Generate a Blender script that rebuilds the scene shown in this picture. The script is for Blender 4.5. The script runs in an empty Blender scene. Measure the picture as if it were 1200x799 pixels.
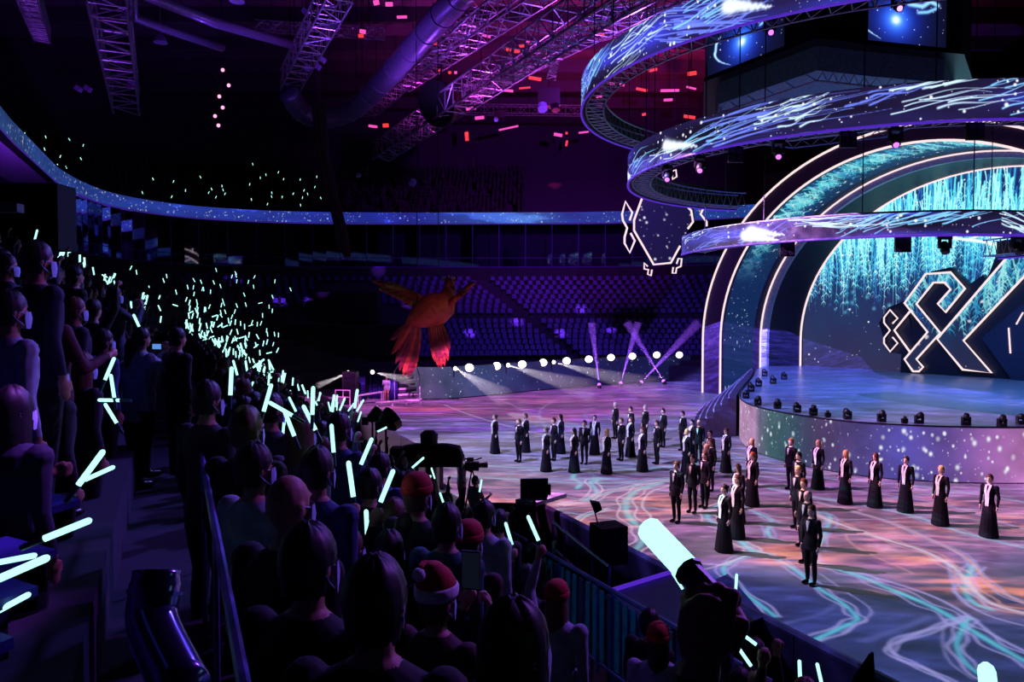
import bpy, bmesh, math, random
import numpy as np
from mathutils import Vector, Matrix, Euler
R = math.radians
rnd = random.Random(11)
sc = bpy.context.scene
col = sc.collection

# ------------------------------------------------------------------ camera
CAM_Z, PITCH, FPX = 5.9, R(1.88), 900.0          # frame 1200 x 799, focal length in pixels
cam_data = bpy.data.cameras.new('camera')
cam_data.sensor_width = 36.0
cam_data.sensor_fit = 'HORIZONTAL'
cam_data.lens = 36.0 * FPX / 1200.0
cam_data.clip_start, cam_data.clip_end = 0.05, 400
cam = bpy.data.objects.new('camera', cam_data)
cam.location = (0, 0, CAM_Z)
cam.rotation_euler = (R(90) - PITCH, 0, 0)
col.objects.link(cam)
sc.camera = cam
FWD = Vector((0, math.cos(PITCH), -math.sin(PITCH)))
UPV = Vector((0, math.sin(PITCH), math.cos(PITCH)))

def ray(u, v):
    return Vector((1, 0, 0)) * ((u - 600) / FPX) + FWD + UPV * ((399.5 - v) / FPX)
def P(u, v, y):                                    # point seen at pixel (u, v), y metres away
    d = ray(u, v)
    return Vector((0, 0, CAM_Z)) + d * (y / d.y)
def G(u, v, z=0.0):                                # point seen at pixel (u, v) on the level z
    d = ray(u, v)
    return Vector((0, 0, CAM_Z)) + d * ((z - CAM_Z) / d.z)

# arena axes: S runs along the barrier, L across it (barrier at L = 8.4)
E1 = Vector((-0.407, 0.914, 0))
E2 = Vector((0.914, 0.407, 0))
def SL(s, l, z=0.0):
    return E1 * s + E2 * l + Vector((0, 0, z))
# stage portal axes: w along the portal, d into the stage
PO = Vector((14.7, 59.0, 0))
PW = Vector((0.576, -0.817, 0))
PN = Vector((0.817, 0.576, 0))
def WD(w, d, z=0.0):
    return PO + PW * w + PN * d + Vector((0, 0, z))
def PD(u, v, d):                                   # point seen at pixel on the portal plane of depth d
    r = ray(u, v)
    o = Vector((0, 0, CAM_Z))
    k = ((PO - o).dot(PN) + d) / r.dot(PN)
    return o + r * k

# ------------------------------------------------------------------ world, view, lights
world = bpy.data.worlds.new('arena_dark')
sc.world = world
world.use_nodes = True
world.node_tree.nodes['Background'].inputs[0].default_value = (0.16, 0.05, 0.55, 1)
world.node_tree.nodes['Background'].inputs[1].default_value = 0.004
sc.view_settings.view_transform = 'Standard'
sc.view_settings.look = 'None'
sc.view_settings.exposure = 0.0
sc.view_settings.gamma = 1.0
sc.view_settings.use_curve_mapping = False
sc.cycles.use_denoising = True
sc.cycles.max_bounces = 5
sc.cycles.diffuse_bounces = 2
sc.cycles.glossy_bounces = 3
sc.cycles.transparent_max_bounces = 6
sc.cycles.sample_clamp_indirect = 2.0
sc.cycles.caustics_reflective = False
sc.cycles.caustics_refractive = False

def lamp(name, kind, loc, energy, color, aim=None, size=0.1, spot=None, blend=0.3):
    ld = bpy.data.lights.new(name, kind)
    ld.energy = energy
    ld.color = color
    if kind == 'SPOT':
        ld.spot_size = R(spot)
        ld.spot_blend = blend
        ld.shadow_soft_size = size
    elif kind == 'AREA':
        ld.shape = 'DISK'
        ld.size = size
    else:
        ld.shadow_soft_size = size
    o = bpy.data.objects.new(name, ld)
    o.location = loc
    if aim is not None:
        d = Vector(aim) - Vector(loc)
        o.rotation_euler = d.to_track_quat('-Z', 'Y').to_euler()
    col.objects.link(o)
    return o

# audience-side front light on the singers, low so that the floor keeps its projection
lamp('front_wash', 'SPOT', SL(43, -1.5, 9.5), 17000, (1.0, 0.90, 0.92), aim=SL(24, 18, 1.2), size=0.12, spot=46, blend=0.5)
lamp('follow_spot', 'SPOT', SL(18, 3.4, 7.6), 3000, (1.0, 0.90, 0.92), aim=(7.2, 19.2, 1.4), size=0.1, spot=30, blend=0.6)  # added fill light that brightens the nearer singers
# blue wash on the stage top
lamp('stage_wash', 'SPOT', (20.0, 38.0, 14.2), 7500, (0.16, 0.40, 1.0), aim=(23.5, 42, 2.0), size=0.5, spot=120, blend=0.6)
lamp('stage_wash', 'SPOT', (26.0, 31.0, 14.2), 6000, (0.16, 0.40, 1.0), aim=(25, 36, 2.0), size=0.5, spot=110, blend=0.6)
lamp('added_steps_fill', 'SPOT', (9.0, 38.0, 8.0), 800, (0.62, 0.45, 1.0), aim=(13.5, 48, 1.0), size=0.2, spot=45, blend=0.8)  # added lamp that brightens the dark steps
# stage front fascia, pink-violet wash
lamp('fascia_wash', 'SPOT', (8.0, 20.0, 9.0), 1500, (0.85, 0.5, 1.0), aim=(19, 27, 1.0), size=0.3, spot=50, blend=0.8)
# violet and red light in the roof
for p, e, c in (((4, 62, 23.0), 1500, (0.85, 0.05, 0.35)), ((14, 72, 25.5), 6000, (1.0, 0.04, 0.25)),
                ((-6, 54, 23.0), 900, (0.35, 0.08, 1.0)), ((-18, 50, 21.5), 700, (0.22, 0.06, 1.0)),
                ((-30, 66, 22.0), 500, (0.20, 0.05, 1.0)), ((24, 60, 25.0), 2500, (0.8, 0.04, 0.4)),
                ((6, 44, 22.5), 3000, (0.4, 0.1, 1.0)), ((1, 52, 21.0), 3800, (0.75, 0.08, 0.9)), ((9, 62, 22.0), 7000, (1.0, 0.05, 0.35)), ((-5, 64, 23.0), 3500, (0.7, 0.05, 0.7)), ((-10, 48, 22.0), 1800, (0.3, 0.07, 1.0))):
    lamp('roof_glow', 'SPOT', (p[0], p[1], p[2] - 3.0), e * 1.2, c, aim=(p[0], p[1] + 2.0, 40), size=0.3, spot=150, blend=0.6)
# violet wash on the far stand and on the crowd
lamp('far_stand_wash', 'SPOT', (12, 44, 17.0), 13000, (0.20, 0.05, 1.0), aim=(4, 76, 4), size=0.4, spot=75, blend=1.0)
lamp('upper_deck_wash', 'SPOT', (10, 48, 22.0), 42000, (0.35, 0.02, 0.75), aim=(2, 96, 20), size=0.4, spot=70, blend=1.0)
lamp('crowd_wash', 'SPOT', (6, 44, 15.0), 6000, (0.16, 0.16, 1.0), aim=SL(27, -3, 4), size=0.4, spot=58, blend=1.0)
lamp('crowd_edge', 'SPOT', (9.5, 12.0, 12.5), 4500, (0.36, 0.10, 1.0), aim=(-1.0, 3.5, 4.6), size=0.25, spot=60, blend=1.0)
lamp('crowd_edge', 'SPOT', (2.0, 16.0, 12.0), 4200, (0.18, 0.14, 1.0), aim=(-4.5, 7, 5), size=0.25, spot=60, blend=1.0)
lamp('crowd_edge', 'SPOT', (-1.5, 13.0, 10.5), 450, (0.22, 0.24, 1.0), aim=(-5.5, 6.5, 5.8), size=0.25, spot=70, blend=1.0)  # added fill that lifts the left part of the crowd
lamp('rail_wash', 'SPOT', (-3.0, 8.0, 7.5), 260, (0.12, 0.45, 1.0), aim=SL(8, 6, 0.5), size=0.25, spot=45, blend=0.9)
for u, v in ((440, 338), (548, 394), (657, 391), (716, 383), (470, 300), (286, 320), (372, 347), (330, 350), (492, 345), (610, 372), (690, 352)):
    t = P(u, v, 73)
    lamp('violet_splash', 'SPOT', (t.x * 0.55 + 8, 46, 15.0), 110000, (0.30, 0.06, 1.0), aim=t, size=0.05, spot=2.6, blend=1.0)
lamp('bird_light', 'SPOT', (2.0, 36, 9.0), 850, (1.0, 0.55, 0.35), aim=P(500, 370, 50), size=0.2, spot=14, blend=0.8)
lamp('crowd_spot', 'SPOT', (-1.6, 4.6, 7.4), 520, (0.45, 0.10, 1.0), aim=P(14, 500, 4.0), size=0.1, spot=26, blend=0.8)
lamp('soffit_light', 'SPOT', SL(34, -5.0, 9.0), 8000, (0.35, 0.06, 1.0), aim=SL(40, -9, 16), size=0.2, spot=110, blend=1.0)
lamp('soffit_light', 'SPOT', SL(50, -4.5, 9.5), 2500, (0.35, 0.06, 1.0), aim=SL(54, -8, 16), size=0.2, spot=110, blend=1.0)
# ------------------------------------------------------------------ helpers
def srgb(r, g, b):
    f = lambda c: (c / 255 / 12.92) if c / 255 <= 0.04045 else ((c / 255 + 0.055) / 1.055) ** 2.4
    return (f(r), f(g), f(b), 1.0)

MATS = {}
def mat(name, rgb, rough=0.6, metal=0.0, var=0.25, scale=8.0, bump=0.0, spec=0.4):
    if name in MATS:
        return MATS[name]
    m = bpy.data.materials.new(name)
    m.use_nodes = True
    nt = m.node_tree
    b = nt.nodes['Principled BSDF']
    b.inputs['Roughness'].default_value = rough
    b.inputs['Metallic'].default_value = metal
    b.inputs['Specular IOR Level'].default_value = spec
    tc = nt.nodes.new('ShaderNodeTexCoord')
    no = nt.nodes.new('ShaderNodeTexNoise')
    no.inputs['Scale'].default_value = scale
    no.inputs['Detail'].default_value = 3
    nt.links.new(tc.outputs['Object'], no.inputs['Vector'])
    cr = nt.nodes.new('ShaderNodeValToRGB')
    c = srgb(*rgb)
    cr.color_ramp.elements[0].position = 0.3
    cr.color_ramp.elements[1].position = 0.7
    cr.color_ramp.elements[0].color = tuple(x * (1 - var) for x in c[:3]) + (1,)
    cr.color_ramp.elements[1].color = tuple(min(1, x * (1 + var)) for x in c[:3]) + (1,)
    nt.links.new(no.outputs['Fac'], cr.inputs['Fac'])
    nt.links.new(cr.outputs['Color'], b.inputs['Base Color'])
    if bump > 0:
        bp = nt.nodes.new('ShaderNodeBump')
        bp.inputs['Strength'].default_value = bump
        nt.links.new(no.outputs['Fac'], bp.inputs['Height'])
        nt.links.new(bp.outputs['Normal'], b.inputs['Normal'])
    MATS[name] = m
    return m

def emis(name, rgb, strength=1.0, sample=True):
    if name in MATS:
        return MATS[name]
    m = bpy.data.materials.new(name)
    m.use_nodes = True
    nt = m.node_tree
    b = nt.nodes['Principled BSDF']
    b.inputs['Base Color'].default_value = (0.02, 0.02, 0.02, 1)
    b.inputs['Emission Color'].default_value = srgb(*rgb)
    b.inputs['Emission Strength'].default_value = strength
    if not sample:
        m.cycles.emission_sampling = 'NONE'
    MATS[name] = m
    return m

def new_image(name, arr):                          # arr: float h x w x 3, display values 0..1
    h, w, _ = arr.shape
    im = bpy.data.images.new(name, w, h)
    px = np.ones((h, w, 4), np.float32)
    px[..., :3] = np.clip(arr, 0, 1)
    im.pixels.foreach_set(px.ravel())
    im.update()
    im.pack()
    return im

def screen_mat(name, image, strength=1.0, sample=True, rough=0.5):
    m = bpy.data.materials.new(name)
    m.use_nodes = True
    nt = m.node_tree
    b = nt.nodes['Principled BSDF']
    b.inputs['Base Color'].default_value = (0.012, 0.012, 0.016, 1)
    b.inputs['Roughness'].default_value = rough
    b.inputs['Specular IOR Level'].default_value = 0.12
    t = nt.nodes.new('ShaderNodeTexImage')
    t.image = image
    nt.links.new(t.outputs['Color'], b.inputs['Emission Color'])
    b.inputs['Emission Strength'].default_value = strength
    if not sample:
        m.cycles.emission_sampling = 'NONE'
    return m

class MB:
    """collects vertices and faces of one mesh"""
    def __init__(self):
        self.v, self.f, self.uv, self.mi = [], [], {}, {}
    def add(self, vs, fs, mi=0):
        b = len(self.v)
        self.v += [tuple(p) for p in vs]
        for f in fs:
            if mi:
                self.mi[len(self.f)] = mi
            self.f.append(tuple(b + i for i in f))
        return self
    def box(self, c, s, rot=None, mi=0):
        c = Vector(c)
        vs = [Vector((x * s[0] / 2, y * s[1] / 2, z * s[2] / 2)) for x in (-1, 1) for y in (-1, 1) for z in (-1, 1)]
        if rot is not None:
            vs = [rot @ p for p in vs]
        return self.add([c + p for p in vs], [(0, 1, 3, 2), (4, 6, 7, 5), (0, 4, 5, 1), (2, 3, 7, 6), (0, 2, 6, 4), (1, 5, 7, 3)], mi)
    def tube(self, pts, r, n=6, closed=False, cap=True, mi=0):
        pts = [Vector(p) for p in pts]
        k = len(pts)
        rr = r if isinstance(r, (list, tuple)) else [r] * k
        vs, fs = [], []
        prev = None
        for i, p in enumerate(pts):
            if closed:
                t = pts[(i + 1) % k] - pts[i - 1]
            else:
                t = pts[min(i + 1, k - 1)] - pts[max(i - 1, 0)]
            t = t.normalized() if t.length > 1e-9 else Vector((0, 0, 1))
            ref = Vector((0, 0, 1)) if abs(t.z) < 0.9 else Vector((1, 0, 0))
            if prev is None:
                a = t.cross(ref).normalized()
            else:
                a = (prev - t * prev.dot(t))
                a = a.normalized() if a.length > 1e-6 else t.cross(ref).normalized()
            prev = a
            b = t.cross(a)
            for j in range(n):
                an = 2 * math.pi * j / n
                vs.append(p + (a * math.cos(an) + b * math.sin(an)) * rr[i])
        for i in range(k if closed else k - 1):
            for j in range(n):
                i2 = (i + 1) % k
                fs.append((i * n + j, i * n + (j + 1) % n, i2 * n + (j + 1) % n, i2 * n + j))
        if cap and not closed:
            fs.append(tuple(range(n))[::-1])
            fs.append(tuple((k - 1) * n + j for j in range(n)))
        return self.add(vs, fs, mi)
    def ell(self, c, r, n=10, m=7, rot=None, mi=0):
        c = Vector(c)
        r = r if isinstance(r, (list, tuple)) else (r, r, r)
        vs = [Vector((0, 0, -r[2]))]
        for i in range(1, m):
            ph = -math.pi / 2 + math.pi * i / m
            for j in range(n):
                th = 2 * math.pi * j / n
                vs.append(Vector((r[0] * math.cos(ph) * math.cos(th), r[1] * math.cos(ph) * math.sin(th), r[2] * math.sin(ph))))
        vs.append(Vector((0, 0, r[2])))
        if rot is not None:
            vs = [rot @ p for p in vs]
        fs = []
        for j in range(n):
            fs.append((0, 1 + (j + 1) % n, 1 + j))
            for i in range(m - 2):
                a = 1 + i * n
                fs.append((a + j, a + (j + 1) % n, a + n + (j + 1) % n, a + n + j))
            a = 1 + (m - 2) * n
            fs.append((a + j, a + (j + 1) % n, len(vs) - 1))
        return self.add([c + p for p in vs], fs, mi)
    def loft(self, rings, closed_ring=True, cap=True, mi=0):
        n = len(rings[0])
        vs = [p for r_ in rings for p in r_]
        fs = []
        for i in range(len(rings) - 1):
            for j in range(n if closed_ring else n - 1):
                fs.append((i * n + j, i * n + (j + 1) % n, (i + 1) * n + (j + 1) % n, (i + 1) * n + j))
        if cap and closed_ring:
            fs.append(tuple(range(n))[::-1])
            fs.append(tuple((len(rings) - 1) * n + j for j in range(n)))
        return self.add(vs, fs, mi)
    def slab(self, outline, off, mi=0):
        """closed outline of 3-D points pushed along the vector off"""
        n = len(outline)
        a = [Vector(p) for p in outline]
        b = [p + Vector(off) for p in a]
        fs = [tuple(range(n))[::-1], tuple(range(n, 2 * n))]
        fs += [(i, (i + 1) % n, n + (i + 1) % n, n + i) for i in range(n)]
        return self.add(a + b, fs, mi)
    def sheet(self, rows, uvs=None, mi=0):
        """open grid of points with optional uv rows"""
        n = len(rows[0])
        b = len(self.v)
        for r_ in rows:
            self.v += [tuple(p) for p in r_]
        flat = [q for r_ in uvs for q in r_] if uvs else None
        for i in range(len(rows) - 1):
            for j in range(n - 1):
                ids = (i * n + j, i * n + j + 1, (i + 1) * n + j + 1, (i + 1) * n + j)
                if mi:
                    self.mi[len(self.f)] = mi
                if flat:
                    self.uv[len(self.f)] = [flat[k] for k in ids]
                self.f.append(tuple(b + k for k in ids))
        return self
    def mesh(self, name, mats):
        me = bpy.data.meshes.new(name)
        me.from_pydata(self.v, [], self.f)
        for m in (mats if isinstance(mats, (list, tuple)) else [mats]):
            me.materials.append(m)
        for k, i in self.mi.items():
            me.polygons[k].material_index = i
        if self.uv:
            ul = me.uv_layers.new(name='UVMap')
            for k, q in self.uv.items():
                for li, uvc in zip(me.polygons[k].loop_indices, q):
                    ul.data[li].uv = uvc
        me.update()
        return me
    def build(self, name, mats, parent=None, smooth=False, kind=None):
        me = self.mesh(name, mats)
        bm = bmesh.new()
        bm.from_mesh(me)
        bmesh.ops.recalc_face_normals(bm, faces=bm.faces)
        bm.to_mesh(me)
        bm.free()
        if smooth:
            me.polygons.foreach_set('use_smooth', [True] * len(me.polygons))
        return put(name, me, parent, kind)

def put(name, me, parent=None, kind=None):
    o = bpy.data.objects.new(name, me)
    col.objects.link(o)
    if parent is not None:
        o.parent = parent
        o.matrix_parent_inverse = parent_inv(parent)
    if kind:
        o['kind'] = kind
    return o

def world_matrix(o):
    m = Matrix.LocRotScale(o.location, o.rotation_euler, o.scale)
    return (world_matrix(o.parent) @ o.matrix_parent_inverse @ m) if o.parent else m
def parent_inv(p):
    return world_matrix(p).inverted()

def tag(o, label, cat=None, group=None, kind=None):
    o['label'] = label
    if cat:
        o['category'] = cat
    if group:
        o['group'] = group
    if kind:
        o['kind'] = kind
    return o
def thing(name, label, cat, loc=(0, 0, 0), rz=0.0, group=None):
    o = bpy.data.objects.new(name, None)
    o.empty_display_size = 0.2
    o.location = loc
    o.rotation_euler = (0, 0, rz)
    col.objects.link(o)
    return tag(o, label, cat, group)
def struct(name, mb, m, label, smooth=False):
    return tag(mb.build(name, m, None, smooth), label, kind='structure')
def local_put(name, me, parent):                   # child whose mesh is given in the parent's own frame
    o = bpy.data.objects.new(name, me)
    o.parent = parent
    col.objects.link(o)
    return o
def copy_tree(src, loc=None, rot=None, scale=None):
    c = src.copy()
    col.objects.link(c)
    if loc is not None:
        c.location = loc
    if rot is not None:
        c.rotation_euler = rot
    if scale is not None:
        c.scale = scale
    for ch in src.children:
        d = ch.copy()
        col.objects.link(d)
        d.parent = c
        for g in ch.children:
            e = g.copy()
            col.objects.link(e)
            e.parent = d
    return c

def spline(pts, step=6):
    """smooth curve through points (Catmull-Rom)"""
    pts = [Vector(p) for p in pts]
    q = [pts[0] * 2 - pts[1]] + pts + [pts[-1] * 2 - pts[-2]]
    out = []
    for i in range(1, len(q) - 2):
        for k in range(step):
            t = k / step
            a, b, c, d = q[i - 1], q[i], q[i + 1], q[i + 2]
            out.append(0.5 * ((2 * b) + (c - a) * t + (2 * a - 5 * b + 4 * c - d) * t * t + (3 * b - a - 3 * c + d) * t ** 3))
    out.append(pts[-1])
    return out
def resample(pts, n):
    pts = [Vector(p) for p in pts]
    L = [0.0]
    for a, b in zip(pts, pts[1:]):
        L.append(L[-1] + (b - a).length)
    out = []
    j = 0
    for i in range(n):
        t = L[-1] * i / (n - 1)
        while j < len(L) - 2 and L[j + 1] < t:
            j += 1
        k = (t - L[j]) / max(1e-9, L[j + 1] - L[j])
        out.append(pts[j].lerp(pts[j + 1], min(1, max(0, k))))
    return out
def plen(pts):
    return sum((b - a).length for a, b in zip(pts, pts[1:]))

# ---- picture drawing for screens and the projected slide (numpy, display values)
NP = np.random.default_rng(5)
def smooth_noise(h, w, cy, cx, octaves=3):
    out = np.zeros((h, w), np.float32)
    amp, tot = 1.0, 0.0
    for o in range(octaves):
        ny, nx = max(2, int(cy * 2 ** o)) + 1, max(2, int(cx * 2 ** o)) + 1
        g = NP.random((ny, nx)).astype(np.float32)
        yy = np.linspace(0, ny - 1.001, h)
        xx = np.linspace(0, nx - 1.001, w)
        y0, x0 = yy.astype(int), xx.astype(int)
        fy, fx = yy - y0, xx - x0
        fy = (fy * fy * (3 - 2 * fy))[:, None]
        fx = (fx * fx * (3 - 2 * fx))[None, :]
        a = g[y0][:, x0]; b = g[y0][:, x0 + 1]; c = g[y0 + 1][:, x0]; d = g[y0 + 1][:, x0 + 1]
        out += amp * ((a * (1 - fx) + b * fx) * (1 - fy) + (c * (1 - fx) + d * fx) * fy)
        tot += amp
        amp *= 0.5
    return out / tot
def dab(img, x, y, r, colr, k=1.0, soft=True):
    h, w, _ = img.shape
    rad = r * (2.2 if soft else 1.0) + 1
    x0, x1, y0, y1 = int(max(0, x - rad)), int(min(w, x + rad + 1)), int(max(0, y - rad)), int(min(h, y + rad + 1))
    if x0 >= x1 or y0 >= y1:
        return
    yy, xx = np.mgrid[y0:y1, x0:x1]
    d2 = ((xx - x) ** 2 + (yy - y) ** 2) / (r * r)
    a = (np.exp(-d2) if soft else np.clip(1.5 - np.sqrt(d2) * 1.2, 0, 1))[..., None] * k
    img[y0:y1, x0:x1] = np.maximum(img[y0:y1, x0:x1], img[y0:y1, x0:x1] * (1 - a) + np.array(colr) * a)
def stroke(img, pts, r, colr, k=1.0, taper=False):
    n = len(pts)
    acc = 0.0
    for i in range(n - 1):
        ax, ay = pts[i]
        bx, by = pts[i + 1]
        L = math.hypot(bx - ax, by - ay)
        m = max(1, int(L / max(0.7, r * 0.7)))
        for j in range(m):
            t = j / m
            s = (i + t) / (n - 1)
            rr = r * (1 - 0.75 * s) if taper else r
            dab(img, ax + (bx - ax) * t, ay + (by - ay) * t, max(0.5, rr), colr, k)
def stars(img, n, rmin, rmax, colr=(0.95, 0.97, 1.0), ymax=1.0):
    h, w, _ = img.shape
    for _ in range(n):
        r = (rmin + (rmax - rmin) * NP.random() ** 3) * 1.15
        dab(img, NP.random() * w, NP.random() * h * ymax, r, colr, 0.6 + 0.4 * NP.random(), soft=False)
# ------------------------------------------------------------------ floor projection: a projector above the audience throws a drawn slide
SX0, SX1, SY0, SY1, SRES = -20.0, 32.0, 9.0, 73.0, 34
SW, SH = int((SX1 - SX0) * SRES), int((SY1 - SY0) * SRES)
def slide_px(u, v):
    p = G(u, v)
    return ((p.x - SX0) * SRES, (p.y - SY0) * SRES)
yy = np.linspace(SY0, SY1, SH)[:, None].astype(np.float32)
xx = np.linspace(SX0, SX1, SW)[None, :].astype(np.float32)
def ss(a, b, x):
    t = np.clip((x - a) / (b - a), 0, 1)
    return t * t * (3 - 2 * t)
n1 = smooth_noise(SH, SW, 30, 14, 3)
n2 = smooth_noise(SH, SW, 90, 22, 3)
n3 = smooth_noise(SH, SW, 260, 60, 2)
C = lambda *c: np.array(c, np.float32) / 255
def mix(a, b, f):
    return a * (1 - f[..., None]) + b * f[..., None]
near = 1 - ss(16.0, 19.5, yy + (n1 - 0.5) * 5 + 0.16 * (xx - 6) * 0)
far = ss(40, 50, yy + (n1 - 0.5) * 8)
slide = np.ones((SH, SW, 3), np.float32) * C(142, 88, 148)
slide = mix(slide, C(100, 108, 170), ss(25, 30, yy - 0.3 * (xx - 4)) * (1 - far) * (0.6 + 0.8 * (n2 - 0.3)))
slide = mix(slide, C(138, 62, 142), far)
slide = mix(slide, C(80, 70, 165), ss(9, 15, xx + (n1 - 0.5) * 4) * ss(33, 38, yy))
slide = mix(slide, C(52, 60, 124), near)
# warm patches
for u, v, rx, ry, k in ((775, 592, 1.6, 1.6, .9), (925, 652, 1.0, 0.9, 1.0), (1165, 690, 1.7, 1.3, 1.0), (1192, 612, 1.5, 0.9, .8), (690, 612, 1.7, 1.3, .6),
                        (600, 590, 2.2, 1.6, .7), (500, 480, 4.5, 2.0, .9), (1085, 620, 2.6, 1.2, .6), (980, 645, 1.8, 1.0, .6), (1070, 655, .8, .4, .8),
                        (560, 560, 3.0, 2.0, .45), (655, 490, 4.0, 1.6, .5), (620, 470, 4.5, 1.8, .4), (1120, 590, 3.0, 1.0, .5), (950, 600, 2.0, 1.6, .35), (1010, 690, 0.8, .4, .5)):
    p = G(u, v)
    d2 = ((xx - p.x) / rx) ** 2 + ((yy - p.y) / ry) ** 2
    f = np.exp(-d2) * k * .72 * np.clip(n3 * 2.6 - 0.5, 0, 1.2)
    warm = C(250, 140, 95) if p.y < 36 else C(215, 80, 110)
    slide = mix(slide, warm, np.clip(f, 0, 1))
# violet flecks far away
for _ in range(46):
    u, v = 440 + 420 * NP.random(), 455 + 60 * NP.random()
    p = G(u, v)
    d2 = ((xx - p.x) / (0.5 + 1.2 * NP.random())) ** 2 + ((yy - p.y) / (0.35 + 0.5 * NP.random())) ** 2
    slide = mix(slide, C(165, 90, 250), np.clip(np.exp(-d2) * 0.7 * n3 * 1.7, 0, 1))
n4 = smooth_noise(SH, SW, 420, 150, 2)
slide *= (0.55 + 0.80 * n2)[..., None] * (0.60 + 0.80 * n3)[..., None] * (0.80 + 0.40 * n4)[..., None]
# bright fine flecks
m = (n3 > 0.80) & (NP.random((SH, SW)) > 0.5) & (yy > 18) & (yy < 40)
slide[m] = slide[m] * 0.4 + C(225, 205, 225) * 0.6
# thin currents: level lines of stretched noise
fa = smooth_noise(SH, SW, 10, 7, 4)
fb = smooth_noise(SH, SW, 14, 5, 4)
fc = smooth_noise(SH, SW, 22, 16, 3)
live = ss(17.0, 21.0, yy + 0 * xx) * (1 - .55 * far) * np.clip(n2 * 2.2 - .45, 0, 1)
for f_, lv, wd, c_, k_ in ((fa, .46, .0035, (120, 205, 220), .75), (fa, .54, .0030, (200, 190, 230), .7), (fb, .50, .0035, (235, 190, 190), .6), (fb, .57, .003, (110, 195, 220), .6), (fa, .40, .003, (215, 200, 235), .5), (fb, .43, .003, (170, 170, 235), .55), (fc, .5, .004, (225, 175, 185), .35), (fc, .58, .004, (120, 180, 215), .35)):
    slide = mix(slide, C(*c_), np.exp(-((f_ - lv) / wd) ** 2) * k_ * live)
CY, LV, CR, OR = C(95, 205, 220), C(170, 165, 225), C(235, 215, 225), C(235, 165, 150)
def stream(px, width, c, k=0.9, edge=None):
    pts = [slide_px(u, v) for u, v in px]
    sm = [(p.x, p.y) for p in spline([(a, b, 0) for a, b in pts], 8)]
    stroke(slide, sm, width * .62 * SRES, c, k)
    if edge is not None:
        for off in (-1.5, 1.5):
            e = []
            for i in range(len(sm)):
                a, b = sm[max(0, i - 1)], sm[min(len(sm) - 1, i + 1)]
                dx, dy = b[0] - a[0], b[1] - a[1]
                L = math.hypot(dx, dy) + 1e-6
                wv = width * SRES * off * (1 + 0.35 * math.sin(i * 0.55 + off))
                e.append((sm[i][0] - dy / L * wv, sm[i][1] + dx / L * wv))
            stroke(slide, e, 0.026 * SRES, edge, 0.8)
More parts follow.
